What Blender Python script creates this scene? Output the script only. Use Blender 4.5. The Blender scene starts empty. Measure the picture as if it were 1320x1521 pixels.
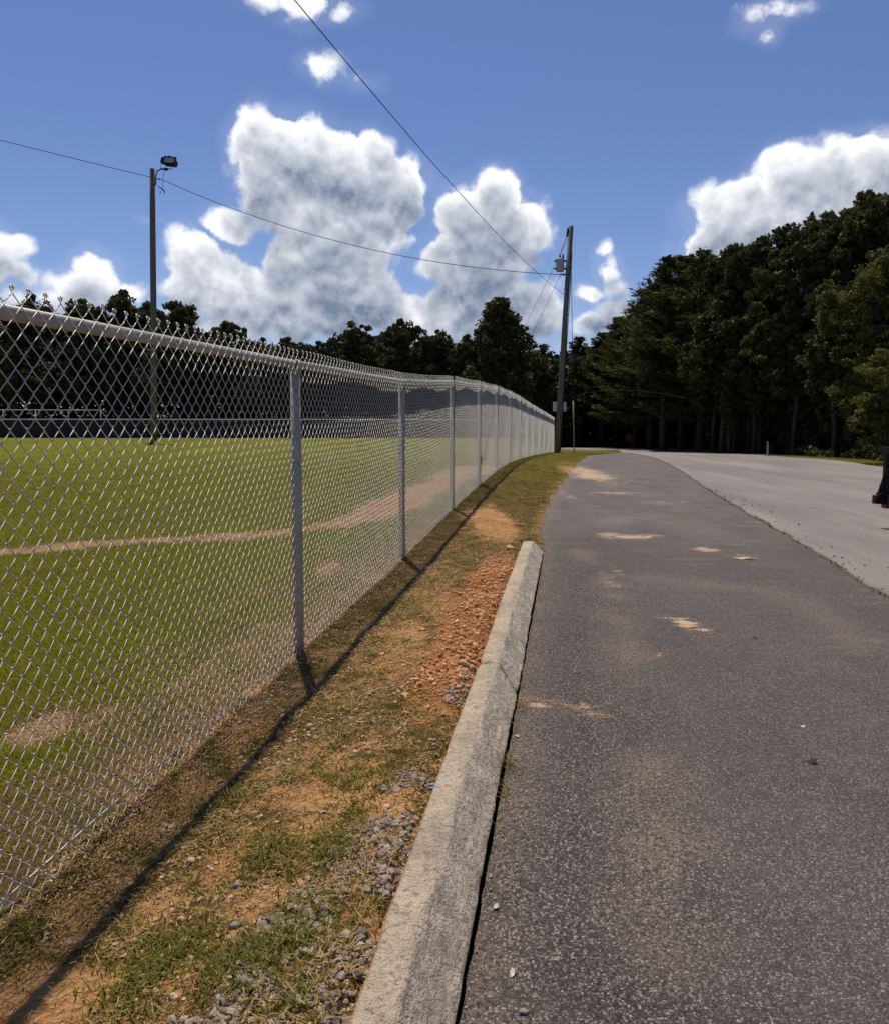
import bpy, math, random
import numpy as np
from mathutils import Vector, Matrix
random.seed(7)
RNG = np.random.default_rng(11)
S = bpy.context.scene
COL = S.collection
# ------------------------------------------------------------------ camera, sky, sun, exposure
F, PX0, PY0, PITCH, EYE = 1150.0, 660.0, 700.5, math.radians(4.4), 1.5
cam = bpy.data.cameras.new('camera'); co = bpy.data.objects.new('camera', cam); COL.objects.link(co)
co.location = (0, 0, EYE); co.rotation_euler = (math.pi/2 - PITCH, 0, 0)
cam.sensor_fit = 'VERTICAL'; cam.sensor_height = 36; cam.lens = F/1521*36
cam.shift_y = -60/1521; cam.clip_start = .05; cam.clip_end = 3000
S.camera = co
S.view_settings.view_transform = 'Standard'; S.view_settings.look = 'None'
S.view_settings.exposure = 0.0; S.view_settings.gamma = 1; S.view_settings.use_curve_mapping = False
SUNV = Vector((-.22, .77, 1.83)).normalized()
SKY_STRENGTH, SKY_TINT, CLOUD_W, CLOUD_DARK = .085, (.80, .855, 1.10), 12.0, (.185, .24, .35)
sl = bpy.data.lights.new('sun', 'SUN'); so = bpy.data.objects.new('sun', sl); COL.objects.link(so)
sl.energy = 4.6; sl.angle = math.radians(.53); sl.color = (1, .91, .77)
so.rotation_euler = SUNV.to_track_quat('Z', 'Y').to_euler()
S.cycles.max_bounces = 6; S.cycles.transparent_max_bounces = 8; S.cycles.diffuse_bounces = 2
S.cycles.glossy_bounces = 2; S.cycles.transmission_bounces = 3

def raydir(px, py):
    cx, cy = (px-PX0)/F, -(py-PY0)/F
    c, s = math.cos(PITCH), math.sin(PITCH)
    return Vector((cx, c + cy*s, -s + cy*c)).normalized()

class NT:
    """tiny wrapper that makes node trees short to write"""
    def __init__(s, t): s.t = t; s.n = t.nodes; s.l = t.links
    def put(s, sock, v):
        if isinstance(v, bpy.types.NodeSocket): s.l.new(v, sock)
        elif v is not None:
            if hasattr(sock.default_value, '__len__') and isinstance(v, (tuple, list)) and len(sock.default_value) == 4 and len(v) == 3: v = (*v, 1)
            sock.default_value = v
    def m(s, op, a, b=None, c=None, clamp=False):
        n = s.n.new('ShaderNodeMath'); n.operation = op; n.use_clamp = clamp
        for i, v in enumerate((a, b, c)):
            if v is not None: s.put(n.inputs[i], v)
        return n.outputs[0]
    def v(s, op, a, b=None, sc=None):
        n = s.n.new('ShaderNodeVectorMath'); n.operation = op
        s.put(n.inputs[0], a)
        if b is not None: s.put(n.inputs[1], b)
        if sc is not None: s.put(n.inputs['Scale'], sc)
        return n.outputs['Value'] if op in ('DOT_PRODUCT', 'LENGTH', 'DISTANCE') else n.outputs['Vector']
    def noise(s, vec, scale, detail=4, rough=.55, dist=0, out=0):
        n = s.n.new('ShaderNodeTexNoise'); s.put(n.inputs['Vector'], vec); n.inputs['Scale'].default_value = scale
        n.inputs['Detail'].default_value = detail; n.inputs['Roughness'].default_value = rough; n.inputs['Distortion'].default_value = dist
        return n.outputs[out]
    def voro(s, vec, scale, feature='F1', out='Distance', rand=1):
        n = s.n.new('ShaderNodeTexVoronoi'); n.feature = feature; s.put(n.inputs['Vector'], vec)
        n.inputs['Scale'].default_value = scale; n.inputs['Randomness'].default_value = rand
        return n.outputs[out]
    def mapr(s, v, a, b, c=0, d=1, smooth=False):
        n = s.n.new('ShaderNodeMapRange'); n.clamp = True
        if smooth: n.interpolation_type = 'SMOOTHSTEP'
        s.put(n.inputs[0], v)
        for i, q in enumerate((a, b, c, d)): s.put(n.inputs[i+1], q)
        return n.outputs[0]
    def mix(s, f, a, b, blend='MIX'):
        n = s.n.new('ShaderNodeMix'); n.data_type = 'RGBA'; n.blend_type = blend
        s.put(n.inputs[0], f); s.put(n.inputs[6], a); s.put(n.inputs[7], b)
        return n.outputs[2]
    def sep(s, v):
        n = s.n.new('ShaderNodeSeparateXYZ'); s.put(n.inputs[0], v); return n.outputs
    def comb(s, x=0, y=0, z=0):
        n = s.n.new('ShaderNodeCombineXYZ')
        for i, q in enumerate((x, y, z)): s.put(n.inputs[i], q)
        return n.outputs[0]
    def attr(s, name, out='Fac'):
        n = s.n.new('ShaderNodeAttribute'); n.attribute_name = name; return n.outputs[out]
    def bump(s, h, strength=.5, dist=.01, nrm=None):
        n = s.n.new('ShaderNodeBump'); n.inputs['Strength'].default_value = strength; n.inputs['Distance'].default_value = dist
        s.put(n.inputs['Height'], h)
        if nrm is not None: s.put(n.inputs['Normal'], nrm)
        return n.outputs[0]
    def coord(s, k='Object'): return s.n.new('ShaderNodeTexCoord').outputs[k]

# --- world: Nishita sky with cumulus laid out by direction
w = bpy.data.worlds.new('World'); S.world = w; w.use_nodes = True
w.cycles.sampling_method = 'NONE'
t = NT(w.node_tree); t.n.clear()
sky = t.n.new('ShaderNodeTexSky'); sky.sky_type = 'NISHITA'; sky.sun_disc = False
sky.sun_elevation = math.asin(SUNV.z); sky.sun_rotation = math.atan2(SUNV.x, SUNV.y)
sky.air_density = 1.0; sky.dust_density = .25; sky.ozone_density = 2.2; sky.altitude = 300
def newgroup(name):
    g = bpy.data.node_groups.new(name, 'ShaderNodeTree')
    g.interface.new_socket('Dir', in_out='INPUT', socket_type='NodeSocketVector')
    g.interface.new_socket('Field', in_out='OUTPUT', socket_type='NodeSocketFloat')
    q = NT(g); return g, q, q.v('NORMALIZE', q.n.new('NodeGroupInput').outputs[0]), q.n.new('NodeGroupOutput')
gm, q, d, go = newgroup('cumulus_mass')
# wobble the direction so the masses get ragged outlines
n1 = q.noise(d, 8, 3, .6, 0, 1)
dw = q.v('ADD', d, q.v('SCALE', q.v('SUBTRACT', n1, (.5, .5, .5)), sc=.06))
x, y, z = q.sep(dw)[:3]
az = q.m('ARCTAN2', x, y); el = q.m('ARCSINE', z)
P = q.comb(az, el, 0)
# (pixel x, pixel y, radius x, radius y, weight) of each cumulus head
BL = [(395,235,42,52,1),(450,225,75,45,1),(520,235,70,45,1),(600,275,50,42,1),(560,310,75,60,1),(440,290,70,60,.95),(345,330,45,30,.8),
      (295,400,42,62,1),(335,430,50,60,1),(400,460,130,60,.9),(470,400,70,80,1),(535,430,55,80,.95),(520,350,70,70,1),(375,415,26,30,.7),(735,300,34,40,1),(700,330,56,45,1),
      (770,335,48,40,1),(715,385,72,60,1),(650,385,34,26,.9),(610,462,42,36,.8),(790,470,60,55,.75),(680,500,150,40,.8),(700,450,80,50,.9),(330,500,90,30,.8),
      (1270,235,60,36,1),(1190,262,62,34,1),(1120,320,90,36,1),(1240,300,120,60,1),(1050,365,42,34,.9),(1090,330,50,40,1),(1180,300,60,50,1),(1400,260,90,60,1),
      (150,405,38,34,.8),(130,435,60,30,.75),(205,430,40,20,.5),(110,455,70,22,.6),(10,450,60,24,.6),(15,370,34,22,.6),(20,415,45,22,.65),(-60,390,70,50,1),
      (898,378,18,20,.55),(914,405,24,30,.6),(886,438,40,16,.55),(918,430,26,30,.5),(934,462,50,20,.65),(885,485,60,20,.7),(850,510,60,16,.5),(992,362,20,20,.25),
      (440,4,80,26,.62),(500,18,50,18,.45),(440,40,40,18,.3),(488,102,38,24,.6),(535,120,50,16,.36),(1150,18,64,26,.5),(1140,52,34,26,.40),(225,318,34,10,.16)]
acc = None
for px, py, rx, ry, wt in BL:
    r = raydir(px, py); a, e = math.atan2(r.x, r.y), math.asin(r.z)
    k = math.cos(a)
    vv = q.v('MULTIPLY', q.v('SUBTRACT', P, (a, e, 0)), (F/rx/1.26/k, F/ry/1.26, 0))
    f = q.m('SUBTRACT', wt, q.v('DOT_PRODUCT', vv, vv))
    acc = f if acc is None else q.m('SMOOTH_MAX', acc, f, .12)
# the rest of the sky round the horizon carries the same kind of cumulus
gen = q.mapr(q.noise(d, 3.2, 2, .5), .52, .7, -1, .9)
side = q.mapr(q.m('ABSOLUTE', az), .72, .85, 3, 0)
acc = q.m('MAXIMUM', acc, q.m('SUBTRACT', q.m('SUBTRACT', gen, side), q.mapr(el, .38, .5, 0, 3)))
q.l.new(q.m('MINIMUM', q.m('MAXIMUM', acc, -1.5), 1.0), go.inputs[0])
gd, q, d, go = newgroup('cumulus_detail')
dn = q.v('ADD', d, q.v('SCALE', q.noise(d, 22, 2, .5, 0, 1), sc=.030))
bil = q.voro(dn, 20); bil2 = q.voro(dn, 48)
fine = q.noise(d, 30, 6, .68)
fld = q.m('MULTIPLY', q.m('SUBTRACT', .42, bil), .85)
fld = q.m('ADD', fld, q.m('MULTIPLY', q.m('SUBTRACT', .42, bil2), .42))
fld = q.m('ADD', fld, q.m('MULTIPLY', q.m('SUBTRACT', fine, .5), 1.35))
q.l.new(fld, go.inputs[0])
D = t.coord('Generated')
def cf(g, vec):
    n = t.n.new('ShaderNodeGroup'); n.node_tree = g; t.put(n.inputs[0], vec); return n.outputs[0]
m0, d0 = cf(gm, D), cf(gd, D)
d1 = cf(gd, t.v('ADD', D, tuple(SUNV*.014)))
m2 = cf(gm, t.v('ADD', D, tuple(SUNV*.05)))
f0 = t.m('ADD', m0, d0)
big = t.mapr(m0, .2, .9, 0, 1, True)
alpha = t.mapr(f0, -.04, t.mapr(m0, .2, .75, .80, .11), 0, 1, True)
wisp = t.m('MULTIPLY', t.mapr(m0, -.45, .5, 0, .16, True), t.noise(D, 9, 4, .6))
relief = t.m('ADD', t.m('MULTIPLY', t.m('SUBTRACT', d0, d1), 1.15), t.m('MULTIPLY', t.m('SUBTRACT', m0, m2), .75))
rim = t.mapr(f0, .10, .72, 1, 0, True)
patch = t.m('MULTIPLY', t.m('SUBTRACT', t.noise(D, 6, 4, .55), .5), 1.3)
lit = t.m('ADD', t.m('MULTIPLY', rim, .58), t.m('ADD', t.m('MULTIPLY', relief, t.mapr(f0, .3, 1.1, .95, .55)), t.m('ADD', patch, .10)))
lit = t.m('SUBTRACT', lit, t.mapr(t.sep(D)[2], .22, .05, 0, .22))
lit = t.mapr(lit, -.30, .98, 0, 1)
cc = t.mix(lit, tuple(CLOUD_W*v for v in CLOUD_DARK), tuple(CLOUD_W*v for v in (.93, .95, 1.0)))
cc = t.mix(t.m('MULTIPLY', t.mapr(lit, .55, 1), .25), cc, (CLOUD_W*1.15,)*3)
sk = t.mix(1.0, sky.outputs[0], SKY_TINT, 'MULTIPLY')
final = t.mix(t.m('MAXIMUM', alpha, wisp), sk, cc)
bg = t.n.new('ShaderNodeBackground'); t.put(bg.inputs[0], final); bg.inputs[1].default_value = SKY_STRENGTH
wo = t.n.new('ShaderNodeOutputWorld'); t.l.new(bg.outputs[0], wo.inputs[0])

# ------------------------------------------------------------------ numpy helpers
def hsh(i, j, s):
    n = (i.astype(np.int64)*374761393 + j.astype(np.int64)*668265263 + s*1442695041) & 0x7fffffff
    n = ((n ^ (n >> 13))*1274126177) & 0x7fffffff
    return ((n ^ (n >> 16)) & 0xffff)/65535.0
def vn(x, y, s=0):
    x, y = np.asarray(x, float), np.asarray(y, float)
    i, j = np.floor(x), np.floor(y); u, v = x-i, y-j
    u = u*u*(3-2*u); v = v*v*(3-2*v)
    i = i.astype(np.int64); j = j.astype(np.int64)
    return (hsh(i,j,s)*(1-u)+hsh(i+1,j,s)*u)*(1-v) + (hsh(i,j+1,s)*(1-u)+hsh(i+1,j+1,s)*u)*v
def fbm(x, y, sc=1, oct=4, s=0):
    x, y = np.asarray(x, float)*sc, np.asarray(y, float)*sc
    a, tot, out = 1, 0, 0
    for k in range(oct):
        out = out + a*vn(x+k*17.3, y-k*9.1, s+k); tot += a; a *= .55; x = x*2.03; y = y*2.03
    return out/tot
def ss(a, b, v):
    q = np.clip((np.asarray(v, float)-a)/(b-a), 0, 1); return q*q*(3-2*q)
def table(pts, win=3):
    p = np.array(pts, float); xs = np.arange(p[0,0], p[-1,0], .25)
    ys = np.interp(xs, p[:,0], p[:,1]); k = int(win/.25)|1
    ys2 = np.convolve(np.pad(ys, k//2, mode='edge'), np.ones(k)/k, 'valid')
    return lambda v: np.interp(v, xs, ys2)
prof_r = table([(-60,0),(20,.03),(26,0),(31,-.2),(36,-.38),(42,-.65),(49,-.97),(55,-1.1),(60,-1.2),(65,-1.4),(75,-1.9),(120,-2.5),(700,-3)], 4)
prof_l = table([(-60,0),(30,0),(36,.07),(40,.11),(46,-.02),(51,-.5),(57,-1.15),(60,-1.2),(65,-1.4),(75,-1.9),(120,-2.5),(700,-3)], 4)
xf = table([(-60,-10.9),(-1.4,-1.84),(4.71,-.90),(7.75,-.44),(10.8,.10),(13.9,.62),(17.2,1.17),(19.7,1.63),(22.4,2.12),(26,2.78),(31.4,3.82),(36,4.75),(42,5.95),(48,7.1),(60,9),(700,40)], 2)
kx = lambda y: -.198+.1607*(np.asarray(y, float)-1.71)          # left edge of the kerb
KEND = 8.13
xl = table([(-60,-9.9),(-5,-1.05),(1.71,.03),(8.13,1.06),(9.7,1.20),(13.5,1.9),(19.6,3.24),(25,4.5),(31,5.95),(36,7.9),(42,9.9),(53,12),(700,12)], 1.0)
xs = table([(-60,-6),(-5,1.4),(0,2.36),(6.14,3.52),(8.1,3.9),(10.9,4.37),(14.3,4.96),(21.5,6.35),(27,7.2),(38,9.1),(42,9.95),(700,12)], 1.5)
xr = table([(-60,10),(-5,11),(10,11.6),(21.6,12.4),(33,13.8),(45,15.9),(52,17.3),(58,17.2),(62,16.4),(66,15),(700,15)], 3)
rise = table([(-60,0),(7.6,0),(10.8,.125),(13.9,.175),(17.2,.20),(19.7,.17),(22.4,.11),(26,0),(700,0)], 1.5)
def base(x, y):
    w_ = ss(-3.0, -.3, x - xf(y))
    h = prof_l(y)*(1-w_) + prof_r(y)*w_
    dx = x-xf(y)
    h = h + rise(y)*ss(-6, -1, dx)*(1-ss(.35, np.maximum(xl(y)-xf(y)-.05, .8), dx))
    return h - .01*np.clip(x-3, 0, 40)
def in_road(x, y, m=0.0):
    a = (x > xl(y)+m) & (x < xr(y)-m) & (y < 66-m)
    b = (y > 53+m) & (y < 66-m) & (x < xr(y)-m) & (x > -90)
    return a | b
def gz(x, y):
    x, y = np.asarray(x, float), np.asarray(y, float)
    h = base(x, y)
    u = np.clip((x-xf(y))/np.maximum(kx(y)-xf(y), .2), 0, 1)
    near = 1-ss(7.8, 9.6, y)
    h = h + .115*ss(.15, 1, u)*near*ss(.1, -.05, x-kx(y)-.1)
    amp = np.where(in_road(x, y, -.15), .25, 1)
    h = h + amp*((fbm(x, y, 2.2, 4, 3)-.5)*.05 + (fbm(x, y, 14, 3, 5)-.5)*.016)
    # loose red clay heaped against the kerb
    c = np.clip(1-((x-(kx(y)-.17))/.15)**2, 0, 1)*ss(3.3, 4.2, y)*(1-ss(6.3, 7.6, y))
    h = h + c*(.030+.07*(fbm(x, y, 6, 4, 8)-.4))
    h = h - .03*ss(-.05, .0, x-kx(y))*(y < KEND)
    h = h - np.where(in_road(x, y, .02) | ((x > kx(y)+.06) & (x < xl(y)+.1) & (y < KEND-.05) & (y > -1.4)), np.where(y < 9, .30, .07), 0)
    return h
def hit(px, py, fn=None):
    """where the sight line through a photograph point meets the ground"""
    fn = fn or base
    r = raydir(px, py); o = Vector((0, 0, EYE)); s = .5; last = s
    while s < 400:
        p = o+r*s
        if p.z < float(fn(p.x, p.y)): break
        last = s; s *= 1.02
    a, b = last, s
    for _ in range(30):
        m = (a+b)/2; p = o+r*m
        if p.z < float(fn(p.x, p.y)): b = m
        else: a = m
    return o+r*b
def at(px, py, y):
    r = raydir(px, py); return Vector((0, 0, EYE)) + r*(y/r.y)

# ------------------------------------------------------------------ object helpers
def link(name, me, mat=None, parent=None, loc=None, **props):
    o = bpy.data.objects.new(name, me); COL.objects.link(o)
    if me is not None and mat is not None:
        for m_ in (mat if isinstance(mat, (list, tuple)) else [mat]): me.materials.append(m_)
    if parent is not None: o.parent = parent
    if loc is not None: o.location = loc
    for k, v in props.items(): o[k] = v
    return o
def thing(name, label, cat, loc=(0,0,0), rz=0, group=None):
    o = bpy.data.objects.new(name, None); COL.objects.link(o); o.location = loc; o.rotation_euler = (0, 0, rz)
    o.empty_display_size = .2
    tag(o, label, cat, group); return o
def tag(o, label, cat, group=None):
    o['label'] = label; o['category'] = cat
    if group: o['group'] = group
    return o
def npmesh(name, V, Fc, smooth=True, attrs=None):
    """V (n,3); Fc list of (m,k) arrays of polygons"""
    me = bpy.data.meshes.new(name); V = np.asarray(V, np.float32)
    if not isinstance(Fc, (list, tuple)): Fc = [Fc]
    Fc = [np.asarray(f, np.int32) for f in Fc if len(f)]
    idx = np.concatenate([f.ravel() for f in Fc]); tot = np.concatenate([np.full(len(f), f.shape[1], np.int32) for f in Fc])
    me.vertices.add(len(V)); me.vertices.foreach_set('co', V.ravel())
    me.loops.add(len(idx)); me.loops.foreach_set('vertex_index', idx)
    me.polygons.add(len(tot)); me.polygons.foreach_set('loop_start', np.concatenate([[0], np.cumsum(tot)[:-1]]).astype(np.int32))
    me.update(calc_edges=True); me.validate()
    me.polygons.foreach_set('use_smooth', np.full(len(me.polygons), smooth))
    for k, a in (attrs or {}).items():
        at_ = me.attributes.new(k, 'FLOAT', 'POINT'); at_.data.foreach_set('value', np.asarray(a, np.float32))
    me.update(); return me
def grid_faces(nr, nc, wrap=False):
    r = np.arange(nr-1)[:, None]; c = np.arange(nc if wrap else nc-1)[None, :]; c2 = (c+1) % nc
    return np.stack([r*nc+c, r*nc+c2, (r+1)*nc+c2, (r+1)*nc+c], -1).reshape(-1, 4)
class MB:
    def __init__(s): s.V = []; s.F = {3: [], 4: []}; s.n = 0
    def add(s, V, Fc):
        V = np.asarray(V, float).reshape(-1, 3); Fc = np.asarray(Fc, int)
        s.F[Fc.shape[1]].append(Fc+s.n); s.V.append(V); s.n += len(V); return s
    def tube(s, pts, r, k=6, cap=True):
        P = np.asarray(pts, float); n = len(P); r = np.broadcast_to(np.asarray(r, float), (n,))
        T = np.gradient(P, axis=0); T /= np.linalg.norm(T, axis=1)[:, None]+1e-12
        ref = np.array([0, 0, 1.]) if abs(T[:, 2]).mean() < .8 else np.array([1., 0, 0])
        A = np.cross(T, ref); A /= np.linalg.norm(A, axis=1)[:, None]+1e-12; B = np.cross(T, A)
        th = np.arange(k)*2*math.pi/k
        V = P[:, None] + r[:, None, None]*(np.cos(th)[None, :, None]*A[:, None] + np.sin(th)[None, :, None]*B[:, None])
        b = s.n; s.add(V.reshape(-1, 3), grid_faces(n, k, True))
        if cap:
            for e, pt in ((0, P[0]), (n-1, P[-1])):
                c = s.n; s.V.append(pt[None]); s.n += 1
                i = np.arange(k); s.F[3].append(np.stack([np.full(k, c), b+e*k+i, b+e*k+(i+1) % k], 1))
        return s
    def box(s, a, b, rot=None, org=None):
        a, b = np.minimum(a, b), np.maximum(a, b)
        V = np.array([[(a, b)[i][0], (a, b)[j][1], (a, b)[k][2]] for i in (0,1) for j in (0,1) for k in (0,1)], float)
        if rot is not None: V = (V-org) @ np.array(rot).T + org
        return s.add(V, [(0,1,3,2),(4,6,7,5),(0,4,5,1),(2,3,7,6),(0,2,6,4),(1,5,7,3)])
    def prism(s, poly, axis, a, b):
        """polygon (list of 2D points) swept along an axis"""
        n = len(poly); V = []
        for h in (a, b):
            for u, v in poly: V.append({0: (h, u, v), 1: (u, h, v), 2: (u, v, h)}[axis])
        c = np.mean(poly, axis=0)
        for h in (a, b): V.append({0: (h, *c), 1: (c[0], h, c[1]), 2: (*c, h)}[axis])
        i = np.arange(n); j = (i+1) % n
        b0 = s.n; s.add(V, np.stack([i, j, j+n, i+n], 1))
        s.F[3].append(np.stack([np.full(n, b0+2*n), b0+i, b0+j], 1)); s.F[3].append(np.stack([np.full(n, b0+2*n+1), b0+i+n, b0+j+n], 1))
        return s
    def mesh(s, name, smooth=False, bevel=0):
        F_ = [np.concatenate(s.F[k]) for k in (3, 4) if s.F[k]]
        me = npmesh(name, np.concatenate(s.V), F_, smooth)
        import bmesh
        bm = bmesh.new(); bm.from_mesh(me); bmesh.ops.recalc_face_normals(bm, faces=bm.faces)
        if bevel: bmesh.ops.bevel(bm, geom=bm.edges[:], offset=bevel, segments=2, affect='EDGES', profile=.5)
        bm.to_mesh(me); bm.free()
        return me
    def obj(s, name, mat, parent=None, smooth=False, bevel=0, **k): return link(name, s.mesh(name, smooth, bevel), mat, parent, **k)

# ------------------------------------------------------------------ materials
def material(name, rough=.8, metal=0, spec=.3):
    m = bpy.data.materials.new(name); m.use_nodes = True; t = NT(m.node_tree)
    b = m.node_tree.nodes['Principled BSDF']; b.inputs['Roughness'].default_value = rough; b.inputs['Metallic'].default_value = metal
    b.inputs['Specular IOR Level'].default_value = spec
    return m, t, b
def simple(name, col, rough=.8, metal=0, var=.25, scale=8, bump=0, spec=.3, stretch=(1,1,1)):
    m, t, b = material(name, rough, metal, spec)
    v = t.v('MULTIPLY', t.coord(), stretch)
    n = t.noise(v, scale, 5, .6)
    c = t.mix(t.mapr(n, .3, .7), tuple(c*(1-var) for c in col), tuple(min(1, c*(1+var)) for c in col))
    t.put(b.inputs['Base Color'], c)
    if bump: t.put(b.inputs['Normal'], t.bump(t.noise(v, scale*4, 4, .6), .5, bump))
    return m
M = {}
M['galv'] = simple('galvanized_steel', (.37,.34,.29), .55, .15, .25, 18)
M['wire'] = simple('galvanized_wire', (.53,.51,.47), .48, .45, .2, 60)
M['wood'] = simple('weathered_pole_wood', (.15,.125,.10), .9, 0, .45, 5, .01, stretch=(9,9,.6))
M['black'] = simple('black_painted_steel', (.006,.006,.007), .6, 0, .3, 20)
M['cable'] = simple('dark_cable', (.02,.02,.022), .7, 0, .2, 5)
M['tgrey'] = simple('transformer_grey_paint', (.36,.38,.38), .5, 0, .15, 8)
M['dark'] = simple('dark_fitting', (.025,.025,.028), .6, 0, .2, 12)
M['glass'] = simple('lamp_glass', (.35,.36,.36), .25, 0, .1, 4)
M['alu'] = simple('sheet_aluminium', (.5,.51,.52), .4, .6, .1, 6)
M['signback'] = simple('white_sign_sheet', (.62,.62,.62), .5, 0, .08, 6)
M['orange'] = simple('orange_sign_face', (.95,.13,.04), .6, 0, .08, 6)
M['yellow'] = simple('yellow_guard_plastic', (.42,.33,.15), .6, 0, .2, 6)
M['white'] = simple('white_plastic', (.42,.41,.39), .6, 0, .12, 12)
M['rubber'] = simple('tyre_rubber', (.02,.02,.02), .85, 0, .2, 30)
M['pink'] = simple('pink_flagging', (.85,.12,.10), .6, 0, .1, 20)
M['screen'] = simple('dark_windscreen_mesh', (.024,.026,.029), .9, 0, .35, 1.2)
M['bluescrap'] = simple('blue_plastic', (.10,.30,.55), .4, 0, .1, 30)
M['paper'] = simple('pale_dry_leaf', (.46,.40,.33), .8, 0, .3, 60)
M['deadleaf'] = simple('dark_dead_leaf', (.02,.016,.013), .8, 0, .3, 40)
M['deck'] = simple('brown_deck_boards', (.12,.07,.05), .8, 0, .3, 5, .004, stretch=(1,8,8))
def leafmat(name, a, b_, trans=.25):
    m, t, b = material(name, .7, 0, .12)
    r = t.attr('tint'); c = t.mix(r, a, b_)
    t.put(b.inputs['Base Color'], c)
    tr = t.n.new('ShaderNodeBsdfTranslucent'); t.put(tr.inputs[0], t.mix(.5, c, (.5,.55,.06), 'MULTIPLY') if False else c)
    mx = t.n.new('ShaderNodeMixShader'); mx.inputs[0].default_value = trans
    t.l.new(b.outputs[0], mx.inputs[1]); t.l.new(tr.outputs[0], mx.inputs[2])
    t.l.new(mx.outputs[0], t.n['Material Output'].inputs[0]); return m
M['leaf'] = leafmat('broadleaf_foliage', (.038,.042,.014), (.105,.104,.034), .20)
M['leaf2'] = leafmat('olive_broadleaf_foliage', (.065,.070,.016), (.18,.165,.04), .28)
M['needle'] = leafmat('pine_needles', (.033,.042,.013), (.095,.100,.030), .20)
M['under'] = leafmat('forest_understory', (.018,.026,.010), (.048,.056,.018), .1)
M['bark'] = simple('tree_bark', (.06,.05,.042), .95, 0, .4, 3, .01, stretch=(5,5,1))
def bladem(name, ramp, trans=.3):
    m, t, b = material(name, .6, 0, .25)
    r = t.n.new('ShaderNodeValToRGB'); t.put(r.inputs[0], t.attr('tint')); e = r.color_ramp.elements
    e[0].position, e[0].color = ramp[0][0], (*ramp[0][1], 1); e[1].position, e[1].color = ramp[-1][0], (*ramp[-1][1], 1)
    for p, c in ramp[1:-1]: k = e.new(p); k.color = (*c, 1)
    c = r.outputs[0]; t.put(b.inputs['Base Color'], c)
    tr = t.n.new('ShaderNodeBsdfTranslucent'); t.put(tr.inputs[0], c)
    mx = t.n.new('ShaderNodeMixShader'); mx.inputs[0].default_value = trans
    t.l.new(b.outputs[0], mx.inputs[1]); t.l.new(tr.outputs[0], mx.inputs[2])
    t.l.new(mx.outputs[0], t.n['Material Output'].inputs[0]); return m
M['blade'] = bladem('verge_grass_blades', [(0,(.52,.33,.14)),(.35,(.34,.22,.07)),(.6,(.19,.165,.022)),(1,(.115,.14,.012))])
M['fieldblade'] = bladem('field_grass_blades', [(0,(.42,.30,.13)),(.3,(.32,.27,.04)),(.6,(.39,.36,.026)),(1,(.30,.315,.016))])
# ground
def ground_mat():
    m, t, b = material('turf_and_clay', .95, 0, .1); P = t.coord()
    dirt, fieldm, forest, red = t.attr('dirt'), t.attr('field'), t.attr('forest'), t.attr('red')
    n1, n2, n3 = t.noise(P, 2.5, 6, .6), t.noise(P, 22, 6, .65), t.noise(P, 140, 4, .7)
    st = t.noise(t.v('MULTIPLY', P, (1, .16, 1)), .9, 4, .55)
    gf = t.mix(t.mapr(n1, .35, .65), (.235,.245,.006), (.175,.195,.006))
    gf = t.mix(t.mapr(st, .35, .7), gf, (.275,.26,.012))
    gf = t.mix(t.mapr(t.noise(P, 9, 5, .7), .4, .65, 0, .5), gf, (.12,.135,.006))
    gs = t.mix(t.mapr(n2, .35, .65), (.21,.125,.040), (.115,.095,.018))
    gr = t.mix(fieldm, gs, gf)
    gr = t.mix(t.mapr(n3, .3, .75), t.mix(.55, gr, (.03,.03,.01)), gr)
    clay = t.mix(t.mapr(n2, .3, .7), (.42,.19,.07), (.62,.35,.15))
    clay = t.mix(t.mapr(n1, .45, .75), clay, (.74,.42,.17))
    clay = t.mix(t.m('MULTIPLY', fieldm, .7), clay, t.mix(t.mapr(n2, .3, .7), (.26,.165,.10), (.42,.28,.18)))
    clay = t.mix(red, clay, t.mix(t.mapr(n3, .3, .7), (.32,.12,.04), (.60,.28,.10)))
    clay = t.mix(t.mapr(n3, .45, .25), clay, (.12,.07,.045))
    dm = t.mapr(t.m('ADD', dirt, t.m('ADD', t.m('MULTIPLY', t.m('SUBTRACT', t.noise(P, 8, 5, .68), .5), 1.9), t.m('MULTIPLY', t.m('SUBTRACT', n3, .5), 1.5))), .36, .60)
    c = t.mix(dm, gr, clay)
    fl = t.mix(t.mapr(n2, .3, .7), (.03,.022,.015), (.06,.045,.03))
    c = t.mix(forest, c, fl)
    t.put(b.inputs['Base Color'], c)
    t.put(b.inputs['Normal'], t.bump(t.m('ADD', n3, t.m('ADD', t.m('MULTIPLY', n2, 1.5), t.m('MULTIPLY', t.voro(P, 42), 1.6))), 1, .016))
    return m
M['ground'] = ground_mat()
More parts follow.
